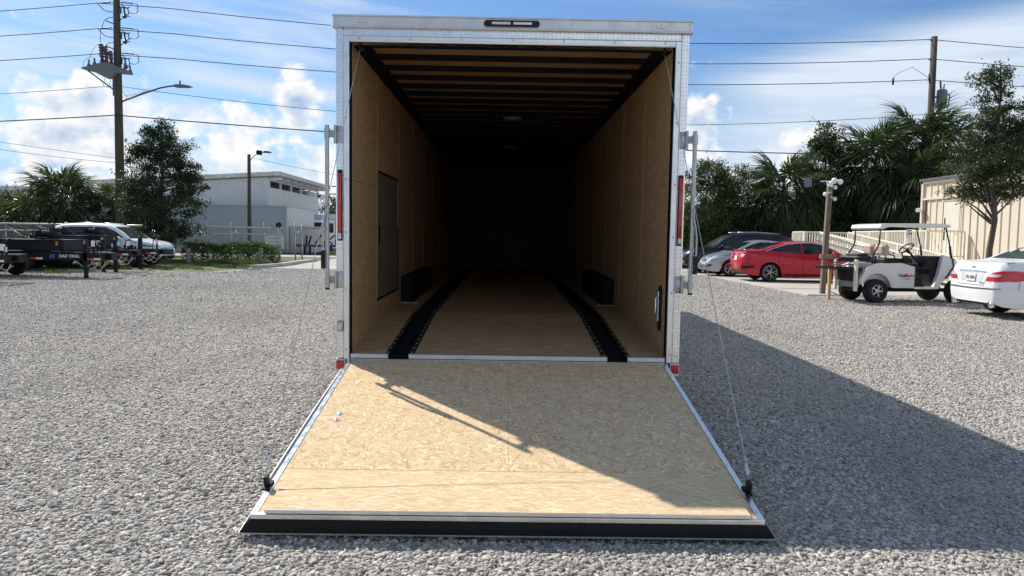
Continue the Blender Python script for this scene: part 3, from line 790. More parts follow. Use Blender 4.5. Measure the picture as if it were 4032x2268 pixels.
# ------------------------------------------------------------------ trees, palms, hedge, weeds
M_bark = bark('grey_bark', (.05, .042, .034), (.14, .115, .09))
M_palmbark = bark('palm_bark', (.05, .04, .03), (.16, .13, .10), (10, 10, 16))
M_leaf1 = leafy('dark_oak_leaf', (.012, .028, .015), (.038, .066, .025), .22)
M_leaf2 = leafy('evergreen_leaf', (.015, .033, .013), (.056, .088, .028), .24)
M_leaf3 = leafy('scrub_leaf', (.027, .050, .018), (.095, .125, .040), .28)
M_leaf4 = leafy('elm_leaf', (.018, .034, .018), (.060, .075, .035), .28)
M_hedge = leafy('hedge_leaf', (.020, .055, .014), (.085, .15, .030), .35)
M_frond = leafy('palm_blade', (.026, .050, .022), (.090, .118, .052), .28, .34)
M_dead = leafy('dead_palm_blade', (.09, .06, .03), (.20, .15, .085), .2, .8)
M_grass = leafy('grass_blade', (.05, .085, .02), (.17, .20, .055), .4)
def leaf_quads(rg, cen, size, flat=.0):
    n = len(cen)
    a = rg.normal(size=(n, 3)); a /= np.linalg.norm(a, axis=1)[:, None]
    b_ = rg.normal(size=(n, 3)); b_[:, 2] *= (1-flat); b_ -= a*(a*b_).sum(1)[:, None]; b_ /= np.linalg.norm(b_, axis=1)[:, None]
    L = size*rg.uniform(.6, 1.35, n)[:, None]; w = L*rg.uniform(.32, .5, n)[:, None]
    v = np.stack([cen-a*L*.5, cen+b_*w*.5, cen+a*L*.5, cen-b_*w*.5], 1).reshape(-1, 3)
    f = np.arange(4*n).reshape(-1, 4)
    return v, f
def tree(name, label, loc, ellipsoids, nclump, per, leaf, clump_r, mleaf, trunk_h, trunk_r, seed, group=None, lean=(0, 0), branches=True, outer=.35, cat='tree', wisps=90):
    """ellipsoids: (cx, cy, cz, rx, ry, rz, weight) about the foot of the trunk"""
    rg = np.random.default_rng(seed); rd = random.Random(seed)
    o = thing(name, label, cat, loc, 0, group)
    top = Vector((lean[0], lean[1], trunk_h))
    tp = [Vector((0, 0, -.05)), Vector((0, 0, .08))]+[Vector((lean[0]*t+.04*rd.uniform(-1, 1)*trunk_h*.3, lean[1]*t+.04*rd.uniform(-1, 1)*trunk_h*.3, trunk_h*t)) for t in np.linspace(.2, 1, 7)]
    b = MB(); b.tube(tp, 0, 9, True, [trunk_r*1.45, trunk_r*1.15]+[trunk_r*(1.0-.78*t) for t in np.linspace(.2, 1, 7)])
    wts = np.array([e[6] for e in ellipsoids], float); wts /= wts.sum()
    cl = []
    for i in range(nclump):
        e = ellipsoids[rg.choice(len(ellipsoids), p=wts)]
        d_ = rg.normal(size=3); d_ /= np.linalg.norm(d_); r = outer+(1-outer)*rg.random()**.6
        cl.append(np.array(e[:3])+d_*r*np.array(e[3:6]))
    cl = np.array(cl); cl[:, 2] = np.maximum(cl[:, 2], .15)
    if branches:
        for c in cl[rg.choice(len(cl), min(len(cl), 46), replace=False)]:
            t = np.clip((c[2]-.7*rd.uniform(.4, 1.2))/trunk_h, .18, .97); p0 = Vector((lean[0]*t, lean[1]*t, trunk_h*t)); p2 = Vector(c)
            p1 = p0.lerp(p2, .5)+Vector((0, 0, .12*(p2-p0).length*rd.uniform(-.3, 1))); r0 = trunk_r*(1-.78*t)*.5+.006
            b.tube([p0, p0.lerp(p1, .6), p1, p1.lerp(p2, .55), p2], 0, 5, False, [r0, r0*.75, r0*.55, r0*.35, .004])
    b.build('trunk', M_bark, o, True)
    k = per*rg.uniform(.5, 1.5, len(cl)); idx = np.repeat(np.arange(len(cl)), k.astype(int))
    rr = clump_r*rg.uniform(.55, 1.35, len(cl))
    dv = rg.normal(size=(len(idx), 3)); dv /= np.linalg.norm(dv, axis=1)[:, None]
    cen = cl[idx]+dv*(rg.random(len(idx))**.55)[:, None]*rr[idx][:, None]*np.array([1.15, 1.15, .75])
    cen[:, 2] = np.maximum(cen[:, 2], .05)
    if wisps:                                        # thin sprays reaching out of the crown
        sp = []
        for i in range(wisps):
            e = ellipsoids[rg.choice(len(ellipsoids), p=wts)]; d_ = rg.normal(size=3); d_[2] += .25; d_ /= np.linalg.norm(d_)
            p = np.array(e[:3])+d_*np.array(e[3:6])*rg.uniform(.9, 1.02); q = d_*.7+rg.normal(size=3)*.35; q /= np.linalg.norm(q)
            n_ = rg.integers(8, 20); t = rg.random(n_)*clump_r*rg.uniform(.8, 2.0); sp.append(p+q*t[:, None]+rg.normal(0, .05, (n_, 3)))
        cen = np.concatenate([cen]+sp); cen[:, 2] = np.maximum(cen[:, 2], .05)
    v, f = leaf_quads(rg, cen, leaf, .35)
    np_mesh('crown', v, f, mleaf, o)
    return o
# --- fan palm
def frond_mesh(name, seed, dead=False, blades=30, R_=.95, pet=.9):
    rd = random.Random(seed); b = MB()
    # petiole rises along +x and bends down under its own weight
    droop = .55 if not dead else .25
    pts = [Vector((t*pet, 0, .10*math.sin(t*PI)*pet-.10*t*t)) for t in np.linspace(0, 1, 6)]
    b.tube(pts, 0, 5, False, [.022-.012*t for t in np.linspace(0, 1, 6)])
    hub = pts[-1]; costa = [hub+Vector((t*.42*R_, 0, -.34*t*t*R_)) for t in np.linspace(0, 1, 6)]
    b.tube(costa, 0, 4, False, [.011-.008*t for t in np.linspace(0, 1, 6)])
    for k in range(blades):
        u = (k+.5)/blades; a = (u-.5)*2
        ang = a*rad(128); base = hub.lerp(costa[-1], 1-abs(a)) if abs(a) < 1 else hub
        base = costa[min(5, int((1-abs(a))*5.99))]
        d_ = Vector((math.cos(ang), math.sin(ang), .10-.30*abs(a)+.12*rd.uniform(-1, 1))).normalized()
        L = R_*(.98-.30*abs(a)**2)*rd.uniform(.88, 1.08); side = d_.cross(Vector((0, 0, 1))).normalized()
        w0 = .035*R_; segs = 5; prev = None; g = droop*rd.uniform(.7, 1.9)
        for q in range(segs+1):
            t = q/segs; c = base+d_*L*t+Vector((0, 0, -g*L*t**2.6))
            w = w0*(.55+1.1*t if t < .4 else 1.0-.97*(t-.4)/.6)
            n_ = Vector((0, 0, w*.6)); i = b.addv([c-side*w+n_*.5, c-n_*.5, c+side*w+n_*.5])
            if prev is not None: b.addf([(prev, prev+1, i+1, i), (prev+1, prev+2, i+2, i+1)])
            prev = i
    return b.mesh(name)
FR = [frond_mesh('frond', 3, blades=34, R_=.85, pet=.75), frond_mesh('frond', 8, blades=32, R_=.92, pet=.7), frond_mesh('frond', 21, blades=36, R_=.8, pet=.85)]
FD = frond_mesh('frond', 5, True, 22, .75, .7)
def palm(name, label, loc, h, R_, nf, seed, group=None, dead=8, lean=(0, 0), trunk_r=.17):
    rd = random.Random(seed); o = thing(name, label, 'palm tree', loc, 0, group)
    pts = [Vector((lean[0]*t, lean[1]*t, h*t-.03)) for t in np.linspace(0, 1, 9)]
    b = MB(); b.tube(pts, 0, 12, True, [trunk_r*(1.25 if i == 0 else 1.0+.08*(i % 2)) for i in range(9)])
    # old leaf bases
    for k in range(40):
        t = .45+.55*rd.random(); a = rd.uniform(0, 2*PI); c = Vector((lean[0]*t, lean[1]*t, h*t)); q = Vector((math.cos(a), math.sin(a), 0))
        b.tube([c+q*trunk_r*.9, c+q*(trunk_r+.05)+Vector((0, 0, .10)), c+q*(trunk_r+.13)+Vector((0, 0, .24))], 0, 4, True, [.035, .028, .012])
    b.build('trunk', M_palmbark, o, True)
    c = Vector((lean[0], lean[1], h))
    for k in range(nf):
        f = link('frond', FR[k % 3], M_frond, o)
        u = (k+.5)/nf; pitch = rad(82-150*u**.85+rd.uniform(-9, 9)); yaw = k*2.39996+rd.uniform(-.25, .25)
        s = R_*rd.uniform(.85, 1.12); f.scale = (s, s, s)
        f.rotation_euler = (Matrix.Rotation(yaw, 4, 'Z') @ Matrix.Rotation(-pitch, 4, 'Y') @ Matrix.Rotation(rd.uniform(-.5, .5), 4, 'X')).to_euler()
        f.location = c+Vector((0, 0, -.25*u))
    for k in range(dead):
        f = link('dead_frond', FD, M_dead, o); yaw = k*2.39996+1; s = R_*rd.uniform(.8, 1.1); f.scale = (s, s, s)
        f.rotation_euler = (Matrix.Rotation(yaw, 4, 'Z') @ Matrix.Rotation(rad(72+rd.uniform(-10, 12)), 4, 'Y')).to_euler(); f.location = c+Vector((0, 0, -.3-.25*rd.random()))
    return o
# --- left side
tree('oak_tree', 'dense dark rounded oak growing beside the wooden power pole', (-16.4, 30.2, 0), [(0, 0, 4.2, 1.5, 1.4, 2.3, 3), (.1, 0, 2.6, 2.0, 1.7, 1.6, 3), (-.1, 0, 5.6, .85, .8, 1.0, .8), (1.3, 0, 4.0, .9, .8, 1.0, .9), (.7, 0, 5.0, .8, .7, .9, .8), (-.8, 0, 5.0, .6, .6, .8, .5), (-1.3, 0, 3.2, .8, .8, 1.3, .8), (0, 0, 1.2, 1.7, 1.4, .8, 1)], 380, 110, .115, .36, M_leaf1, 5.6, .15, 5)
palm('cabbage_palm', 'tallest fan palm behind the parked white SUV', (-25.7, 38, 0), 3.4, 1.25, 54, 3, 'fan palms along the left fence', 10)
palm('cabbage_palm', 'lower fan palm between the tall palm and the power pole', (-23.3, 39, 0), 2.75, 1.1, 46, 7, 'fan palms along the left fence', 8)
palm('cabbage_palm', 'short fan palm with fronds down to the fence rail, left of the tallest palm', (-27.9, 38.6, 0), 2.1, 1.15, 42, 12, 'fan palms along the left fence', 6)
tree('scrub_tree', 'bushy dark scrub tree behind the black equipment trailers', (-30.6, 40, 0), [(0, 0, 1.9, 2.0, 1.5, 1.7, 2), (.8, 0, 2.9, 1.0, 1.0, .9, .7)], 120, 90, .15, .42, M_leaf2, 2.4, .10, 15)
tree('scrub_tree', 'leafy scrub tree filling the gap between palm and power pole', (-20.9, 38, 0), [(0, 0, 1.8, 1.5, 1.2, 1.6, 2), (.3, 0, 2.8, .9, .8, .8, .6)], 110, 85, .15, .38, M_leaf3, 2.3, .08, 16)
tree('shrub', 'low dark shrub growing against the fence behind the black toolbox', (-21.4, 29.6, 0), [(0, 0, .7, 1.3, .6, .7, 1)], 46, 60, .13, .3, M_leaf2, .7, .04, 17, cat='shrub')
tree('far_tree', 'dark tree far beyond the white warehouse beside the distant cross-arm pole', (-23.0, 96, 0), [(0, 0, 3.8, 4.0, 2, 2.4, 2), (2.2, 0, 3.4, 2.2, 2, 2.0, 1)], 70, 60, .42, 1.1, M_leaf2, 4, .2, 18, 'far trees')
tree('far_tree', 'dark tree far beyond the box truck at the trailer edge', (-18.6, 98, 0), [(0, 0, 3.2, 3.0, 2, 2.2, 2), (-2, 0, 3.4, 2.2, 2, 2.0, 1)], 60, 60, .42, 1.1, M_leaf2, 4, .2, 19, 'far trees')
# --- right side: belt of scrub and palms behind the cars
tree('scrub_tree', 'light open scrub tree beside the trailer corner, behind the black SUV', (10.0, 32, 0), [(0, 0, 3.2, 1.9, 1.3, 2.0, 2), (-.6, 0, 1.5, 2.0, 1.2, 1.4, 2), (.2, 0, 4.6, .9, .8, .8, .5)], 330, 95, .13, .42, M_leaf3, 4.4, .09, 31)
tree('scrub_tree', 'olive green scrub tree between the corner scrub and the leaning palm', (12.3, 32.6, 0), [(0, 0, 3.4, 1.8, 1.2, 1.7, 2), (0, 0, 1.5, 1.9, 1.2, 1.4, 2)], 320, 95, .13, .44, M_leaf3, 4.4, .09, 32)
palm('cabbage_palm', 'fan palm with brown skirt behind the red sedan', (13.5, 31.6, 0), 4.0, 1.2, 52, 33, 'fan palms along the right belt', 14, (.3, 0))
tree('evergreen_tree', 'tall dense evergreen behind the wooden camera post', (16.3, 32.8, 0), [(0, 0, 4.9, 1.5, 1.3, 2.0, 3), (0, 0, 2.6, 1.9, 1.4, 1.9, 3), (0, 0, 6.6, .75, .7, .8, .6), (.9, 0, 3.6, 1.2, 1.2, 1.4, 1)], 400, 105, .13, .38, M_leaf2, 6.3, .14, 34)
palm('cabbage_palm', 'broad fan palm with drooping fronds behind the golf cart', (18.4, 31.8, 0), 5.3, 1.3, 60, 35, 'fan palms along the right belt', 16)
palm('cabbage_palm', 'tallest fan palm in front of the transformer pole', (21.0, 32.2, 0), 6.5, 1.35, 62, 36, 'fan palms along the right belt', 14)
palm('cabbage_palm', 'lower fan palm with hanging skirt over the cream ramp', (19.9, 30.6, 0), 4.2, 1.3, 54, 37, 'fan palms along the right belt', 16)
palm('cabbage_palm', 'fan palm peeping out behind the tan building', (24.0, 31, 0), 5.3, 1.35, 50, 38, 'fan palms along the right belt', 8)
tree('scrub_tree', 'shadowy scrub tree under the palms behind the tan building corner', (18.6, 33.6, 0), [(0, 0, 1.9, 3.2, 1.0, 1.9, 2), (2.5, 0, 2.6, 2.2, 1.0, 2.4, 2)], 420, 90, .17, .55, M_leaf2, 3, .1, 39)
tree('scrub_tree', 'dark scrub thicket behind the roof of the red sedan', (14.2, 33.8, 0), [(0, 0, 1.6, 2.6, 1.0, 1.6, 2)], 300, 90, .17, .55, M_leaf2, 2.2, .1, 40)
tree('scrub_tree', 'dense shadowy thicket behind the black SUV and silver sedan', (10.6, 34.2, 0), [(0, 0, 1.7, 3.0, .9, 1.7, 2)], 320, 85, .18, .55, M_leaf2, 2.2, .1, 41)
tree('scrub_tree', 'tall backing thicket between the palms and the transformer pole', (20.6, 34.6, 0), [(0, 0, 2.6, 3.6, .7, 2.6, 2)], 420, 85, .19, .6, M_leaf2, 3.5, .1, 42)
# slim street tree in front of the tan wall
tree('elm_tree', 'slim young elm with layered crown in front of the tan metal building', (13.42, 15.0, 0), [(-.1, 0, 2.95, 1.35, 1.1, .38, 2.4), (0, 0, 3.55, 1.4, 1.1, .50, 2.6), (.1, .1, 4.25, 1.15, .9, .55, 2.4), (0, 0, 5.0, .85, .7, .6, 1.8), (-.25, 0, 6.0, .5, .45, .65, .8), (.9, 0, 4.7, .7, .5, .6, .8)], 500, 62, .078, .21, M_leaf4, 6.3, .095, 44, outer=.05)
# hedge in front of the sliding gate
def hedge(name, label, x0, x1, y0, y1, h, n, m, seed):
    rg = np.random.default_rng(seed); o = thing(name, label, 'hedge', ((x0+x1)/2, (y0+y1)/2, 0))
    L, D_ = x1-x0, y1-y0
    p = np.stack([rg.uniform(-L/2, L/2, n), rg.uniform(-D_/2, D_/2, n), rg.random(n)**.7*h], 1)
    bumpz = .08*np.sin(p[:, 0]*2.3)+.05*np.sin(p[:, 0]*5.1+1); p[:, 2] *= 1+bumpz
    e = np.abs(p[:, 0])/(L/2); p[:, 2] *= np.where(e > .9, 1-(e-.9)*4, 1)
    sh = rg.random(n) < .6; p[sh, 1] = np.where(rg.random(sh.sum()) < .65, -D_/2, D_/2)+rg.normal(0, .05, sh.sum())
    tp = rg.random(n) < .25; p[tp, 2] = h*(1+bumpz[tp])+rg.normal(0, .05, tp.sum())
    v, f = leaf_quads(rg, p, .095); np_mesh('foliage', v, f, m, o)
    b = MB()
    for x in np.arange(-L/2+.3, L/2, .55):
        for k in range(3): b.tube([(x, 0, -.02), (x+rg.uniform(-.1, .1), rg.uniform(-.1, .1), h*.5), (x+rg.uniform(-.25, .25), rg.uniform(-.2, .2), h*.9)], 0, 5, False, [.02, .013, .005])
    b.build('stems', M_bark, o); return o
hedge('hedge', 'clipped green hedge in front of the chain link gate', -15.3, -10.9, 29.7, 30.7, .84, 11000, M_hedge, 8)
# grass tufts on the verge, one mass
def grass(name, label, pts, h, seed):
    rg = np.random.default_rng(seed); n = len(pts); k = 5
    base = np.repeat(pts, k, 0)+np.concatenate([rg.normal(0, .035, (n*k, 2)), np.zeros((n*k, 1))], 1)
    ang = rg.uniform(0, 6.283, n*k); L = h*rg.uniform(.5, 1.4, n*k); d_ = np.stack([np.cos(ang), np.sin(ang)], 1)
    tip = base+np.concatenate([d_*(L*rg.uniform(.2, .8, n*k))[:, None], L[:, None]], 1)
    s = np.stack([-d_[:, 1], d_[:, 0], np.zeros(n*k)], 1)*.006
    v = np.stack([base-s, base+s, tip], 1).reshape(-1, 3); f = np.arange(len(v)).reshape(-1, 3)
    return tag(np_mesh(name, v, f, M_grass), label, 'grass', kind='stuff')
rg = np.random.default_rng(5)
def region(n, x0, x1, y0, y1, thr=.0):
    x = rg.uniform(x0, x1, n); y = rg.uniform(y0, y1, n); w = np.sin(x*1.7+1)*np.sin(y*2.1)+.5*np.sin(x*4.3+y*3.1)
    kk = w > thr; return np.stack([x[kk], y[kk], np.full(kk.sum(), .004)], 1)
grass('grass', 'green and straw coloured grass along the left fence verge', np.concatenate([region(9000, -25, -10.4, 22.2, 29.6, .25), region(7000, -16.5, -10.6, 28.2, 29.6, -.5), region(2500, -24, -13.5, 18.6, 22.5, .55), region(3500, -17, -9.0, 45.8, 50, -.2)]), .13, 6)

wp = []
for (x, y, n, r) in ((-6.2, 9.4, 5, .25), (-9.0, 13.0, 10, .5), (-11.2, 18.2, 40, .9), (-9.4, 20.6, 30, .7)):
    wp.append(np.stack([x+rg.normal(0, r, n), y+rg.normal(0, r*.6, n), np.full(n, .008)], 1))
grass('weeds', 'sparse weeds sprouting through the gravel', np.concatenate(wp), .075, 9)
rg = np.random.default_rng(77); n = 30000
x = rg.uniform(-13, 90, n); hgt = 4.2+1.5*np.sin(x*.55)+1.1*np.sin(x*1.37+1)+.6*np.sin(x*3.1)
p = np.stack([x, 84+rg.uniform(-2.0, 2.0, n), np.maximum(.1, hgt*rg.random(n)**.8)], 1); v, f = leaf_quads(rg, p, .55)
tag(np_mesh('far_wood', v, f, M_leaf2), 'far-off dark wood along the horizon beyond the road', 'wood', kind='stuff')
# ------------------------------------------------------------------ left background
M_pole = bark('creosote_pole', (.035, .030, .024), (.105, .088, .066), (9, 9, .8))
M_trans = mat('transformer_grey', (.15, .16, .165), .5, .1, .1, 5)
M_armd = mat('dull_steel', (.10, .105, .11), .7, .2, .15, 5)
M_ins = mat('brown_porcelain', (.085, .035, .025), .25, 0, .2, 8)
M_polymer = mat('grey_polymer', (.12, .12, .125), .5, 0, .1, 8)
def insulator(b, p0, p1, r=.05, n=7):
    p0 = Vector(p0); p1 = Vector(p1); d_ = p1-p0
    pts, rs_ = [], []
    for k in range(n*2+1):
        pts.append(p0+d_*(k/(n*2))); rs_.append(r if k % 2 else r*.45)
    b.tube(pts, 0, 8, True, rs_)
PX, PY = -20.03, 33.5
UP = thing('utility_pole', 'tall dark wooden power pole carrying a switch platform and a street light arm', 'power pole', (PX, PY, 0))
MB().tube([(0, 0, -.1), (0, 0, 5), (-.0, 0, 10), (0, 0, 14.3)], 0, 14, True, [.24, .215, .185, .155]).build('pole', M_pole, UP, True)
levels = [13.02, 11.75, 10.48]
for z in levels:
    q = MB(); q.tube([(.16, 0, z+.02), (.30, 0, z+.02)], .018, 6); insulator(q, (.28, 0, z+.02), (.86, 0, z-.03), .042, 6); q.tube([(.86, 0, z-.03), (1.0, 0, z-.05)], .016, 6)
    q.tube([(-.16, 0, z+.02), (-.30, 0, z+.01)], .018, 6); insulator(q, (-.28, 0, z+.01), (-.80, 0, z-.02), .042, 6); q.tube([(-.80, 0, z-.02), (-.96, 0, z-.05)], .016, 6)
    q.build('strain_insulator', M_ins, UP, True)
    # fused cut-out hung on a bracket
    c = MB(); c.bar((.15, -.05, z-.22), (.62, -.1, z-.30), .05, .04); c.tube([(.30, -.1, z-.05), (.36, -.1, z-.2), (.55, -.1, z-.28), (.72, -.1, z-.25)], .022, 6)
    insulator(c, (.42, -.1, z-.28), (.46, -.1, z-.62), .055, 5); insulator(c, (.28, -.1, z-.22), (.26, -.1, z-.56), .045, 5)
    c.tube([(.62, -.1, z-.30), (.66, -.1, z-.58), (.46, -.1, z-.64)], .026, 6)
    c.build('fuse_cutout', M_black, UP, True)
    a_ = MB(); a_.tube([(.15, -.05, z-.92), (.30, -.08, z-.82), (.44, -.1, z-.74)], .02, 6); a_.sphere((.45, -.1, z-.72), .11, 10, 7, (1, .9, .85)); a_.tube([(.52, -.1, z-.72), (.74, -.1, z-.70), (.60, -.1, z-.66), (.50, -.1, z-.70)], .016, 5)
    a_.build('surge_arrester', M_ins, UP, True)
    j = MB(); j.tube([(1.02, 0, z-.05), (1.10, 0, z-.12), (1.05, 0, z-.28), (1.10, 0, z-.36), (1.02, -.05, z-.50), (.86, -.08, z-.54), (.68, -.1, z-.52)], .02, 6)
    j.tube([(-.96, 0, z-.05), (-.80, 0, z-.22), (-.62, 0, z-.40), (-.4, 0, z-.46), (-.16, 0, z-.46)], .02, 6)
    if z > 11:
        j.tube([(-.16, 0, z-.72), (-.42, 0, z-.76), (-.62, 0, z-.88)], .016, 6); j.tube([(-.64, 0, z-.9), (-.80, -.05, z-1.4), (-.82, -.1, z-1.95), (-.74, -.15, z-2.35 if z > 12.5 else z-1.9)], .014, 6)
    j.build('jumper_wire', M_wire, UP)
    st_ = MB(); insulator(st_, (-.16, 0, z-1.06), (-.58, 0, z-.90), .04, 5); st_.build('standoff', M_polymer, UP, True)
pf = MB()
pf.prism([(-1.65, 9.62), (-1.25, 9.74), (-.55, 9.92), (-.25, 9.90), (.20, 9.72), (.85, 9.50), (.85, 9.36), (.10, 9.42), (-.1, 9.16), (-.35, 9.14), (-1.0, 9.46), (-1.5, 9.55)], -.48, -.16, 'xz')
pf.build('switch_frame', M_trans, UP)
br_ = MB(); br_.bar((-1.35, -.3, 9.52), (-.14, -.2, 8.62), .06, .06); br_.bar((-.08, -.24, 9.5), (-.08, -.24, 8.3), .14, .05, (0, 1, 0)); br_.build('brace', M_armd, UP)
for x, z, s_ in ((-.62, 10.0, 1.25), (-.40, 9.98, 1.1), (-.16, 9.9, .8)):
    q = MB(); q.tube([(x, -.32, z-.1), (x, -.32, z+.06)], .10, 10); q.tube([(x, -.32, z+.06), (x, -.32, z+.2)], .075, 10); insulator(q, (x, -.32, z+.18), (x-.06, -.32, z+.18+.75*s_*.75), .135, 5); q.build('switch_bushing', M_ins, UP, True)
for x, z in ((-1.28, 9.72), (-1.0, 9.80), (.52, 9.55), (.80, 9.45)):
    q = MB(); q.tube([(x, -.34, z), (x, -.34, z+.12)], .09, 10); insulator(q, (x, -.34, z+.12), (x, -.34, z+.36), .06, 4); q.build('terminal', M_polymer, UP, True)
lp = MB(); lp.tube([(-1.63, -.3, 9.66), (-1.55, -.3, 10.0), (-1.2, -.3, 10.25), (-1.0, -.3, 10.15), (-.95, -.3, 9.9)], .009, 5); lp.tube([(-1.28, -.3, 10.1), (-1.1, -.3, 10.6), (-.7, -.3, 10.9)], .009, 5)
lp.tube([(-.5, -.3, 9.2), (-.6, -.3, 8.8), (-.35, -.3, 8.68), (-.2, -.3, 9.1)], .012, 5); lp.tube([(.2, -.1, 8.7), (.35, -.1, 8.4), (.5, -.1, 8.3), (.42, -.1, 8.1)], .012, 5); lp.build('lead_wire', M_wire, UP)
arm = MB().tube([(.15, 0, 8.02), (.25, -.02, 8.08), (1.4, -.3, 8.42), (2.4, -.55, 8.68), (2.9, -.7, 8.74), (3.3, -.8, 8.75)], .045, 10)
arm.tube([(.14, 0, 8.22), (1.9, -.42, 8.58)], .008, 5); arm.tube([(.14, 0, 8.30), (1.9, -.42, 8.60)], .008, 5); arm.build('lamp_arm', M_armd, UP, True)
lh = MB(); lh.prism([(3.2, 8.70), (3.3, 8.80), (3.7, 8.80), (4.05, 8.74), (4.15, 8.70), (3.9, 8.66), (3.35, 8.66)], -.95, -.70, 'xz'); lh.tube([(3.52, -.82, 8.80), (3.52, -.82, 9.0)], .045, 8); lh.build('lamp_head', M_polymer, UP)
# --- right pole
RP = thing('utility_pole', 'bare-topped wooden power pole with a grey can transformer, rising behind the palms', 'power pole', (22.85, 35, 0))
MB().tube([(0, 0, -.1), (0, 0, 6), (-.04, 0, 12.5)], 0, 12, True, [.20, .18, .155]).build('pole', M_pole, RP, True)
q = MB(); q.lathe([(.20, 0), (.26, .05), (.265, .9), (.24, .98), (.10, 1.02)], 18, Matrix.Translation((.50, -.05, 8.7))); q.bar((.15, 0, 9.3), (.4, -.05, 9.3), .08, .1); q.build('transformer', M_trans, RP, 40)
q = MB(); insulator(q, (.44, -.05, 9.68), (.38, -.05, 10.15), .07, 5); insulator(q, (.58, -.05, 9.70), (.60, -.05, 10.0), .05, 4); q.tube([(.76, -.1, 9.5), (.9, -.1, 9.4), (.86, -.1, 8.9), (.80, -.1, 8.7)], .03, 6); q.build('bushing', M_ins, RP, True)
q = MB(); insulator(q, (-.28, -.1, 10.5), (-.22, -.1, 10.0), .05, 5); q.bar((-.15, 0, 10.3), (-.28, -.1, 10.3), .04, .04); q.tube([(-.3, -.1, 10.3), (-1.2, -.1, 10.85), (-2.0, -.1, 10.5), (-2.2, -.1, 10.24)], .012, 5); q.tube([(-2.2, -.1, 10.25), (-2.2, -.1, 9.9)], .05, 6); q.build('fuse_cutout', M_black, RP, True)
for z in (12.35, 11.33, 10.24):
    q = MB(); insulator(q, (-.14, 0, z-.02), (-.3, 0, z-.02), .05, 3); q.build('line_insulator', M_polymer, RP, True)
# --- conductors, one object for each run of wire
def wire(label, pts, r, cat='power line', group=None):
    b = MB(); n = len(pts)-1; all_ = []
    for (p0, p1, sag) in pts:
        p0 = Vector(p0); p1 = Vector(p1)
        for t in np.linspace(0, 1, 25)[(1 if all_ else 0):]: all_.append(p0.lerp(p1, t)-Vector((0, 0, 4*sag*t*(1-t))))
    return tag(b.tube(all_, r, 5).build('power_line', M_wire), label, cat, group)
nm = ['topmost', 'second highest', 'third']
for i, (zl, zr, sg, zl2, zr2) in enumerate([(12.98, 12.35, .86, 10.9, 10.3), (11.71, 11.33, .82, 9.8, 9.5), (10.44, 10.22, .74, 8.9, 8.8)]):
    wire('%s high wire strung between the two wooden power poles' % nm[i], [((-61, 34, zl2+.9), (PX-.95, PY, zl), .75), ((PX+1.0, PY, zl-.02), (22.6, 35, zr), sg*1.02), ((22.6, 35, zr), (64, 36, zr2+1.4), .55)], .020)
wire('thin neutral wire under the three top wires', [((-61, 34, 7.4), (PX, PY-.26, 8.80), .6), ((PX, PY-.26, 8.80), (22.85, 34.7, 8.38), 1.2), ((22.85, 34.7, 8.38), (64, 36, 6.9), .6)], .014)
wire('lowest thick cable on the two wooden power poles', [((-61, 34, 6.3), (PX, PY-.26, 7.32), .5), ((PX, PY-.26, 7.32), (22.85, 34.7, 6.15), .42), ((22.85, 34.7, 6.15), (64, 36, 5.6), .5)], .028)
wire('upper far thin wire behind the left palms', [((-45, 56, 9.0), (-31.5, 66, 7.7), .1)], .018)
wire('lower far thin wire behind the left palms', [((-45, 56, 8.4), (-31.5, 66, 7.6), .3)], .018)
wire('slack service wire from the slim yard light to the trailer side', [((-15.4, 40, 5.95), (-4.9, 44, 4.6), .2)], .010)
# --- yard light in front of the warehouse
YL = thing('yard_light', 'slim dark yard light pole with a curved lamp arm before the white warehouse', 'street light', (-15.58, 40, 0))
MB().tube([(0, 0, -.1), (0, 0, 3), (0, 0, 6.15)], 0, 12, True, [.125, .115, .10]).build('pole', M_pole, YL, True)
MB().tube([(.08, 0, 5.75), (.25, 0, 6.02), (.6, 0, 6.25), (.95, 0, 6.30)], .025, 8).build('lamp_arm', M_armd, YL, True)
q = MB(); q.prism([(.85, 6.27), (.95, 6.36), (1.2, 6.36), (1.36, 6.30), (1.3, 6.25), (.92, 6.25)], -.12, .12, 'xz'); q.build('lamp_head', M_polymer, YL)
q = MB(); q.box(-.17, .13, -.16, .08, 6.16, 6.42, .02, Matrix.Rotation(rad(6), 4, 'Y')); q.build('flood_lamp', M_black, YL)
# --- white warehouse with a lean-to
def sheet_metal(b, x0, x1, z0, z1, y, pitch=.30, rib=.035, w=.05, face=-1):
    """ribbed sheeting in the x-z plane, ribs proud towards face*y"""
    x = x0; pts = []
    while x < x1-1e-6:
        e = min(x+pitch, x1); pts += [(x, 0), (max(x, e-2.2*w), 0), (max(x, e-1.7*w), rib), (max(x, e-.5*w), rib), (e, 0)]; x = e
    i0 = len(b.v); n = len(pts)
    z1f = z1 if callable(z1) else (lambda x_: z1)
    b.addv([(px, y+face*h, z0) for px, h in pts]+[(px, y+face*h, z1f(px)) for px, h in pts])
    for k in range(n-1):
        if abs(pts[k+1][0]-pts[k][0])+abs(pts[k+1][1]-pts[k][1]) > 1e-6: b.addf([(i0+k, i0+k+1, i0+n+k+1, i0+n+k)])
    return b
M_wh_a = mat('warehouse_white', (.55, .57, .59), .5, 0, .05, .6)
M_wh_b = mat('warehouse_cream', (.66, .66, .645), .6, 0, .05, .6)
M_lean = mat('lean_to_blue_grey', (.34, .39, .415), .5, 0, .06, .5)
M_roofm = mat('mossy_roof_edge', (.50, .50, .46), .7, 0, .3, 3)
WH = thing('warehouse', 'white two-storey metal warehouse with overhanging flat roof and open clerestory', 'building', (-19.5, 56, 0))
x = -16.0
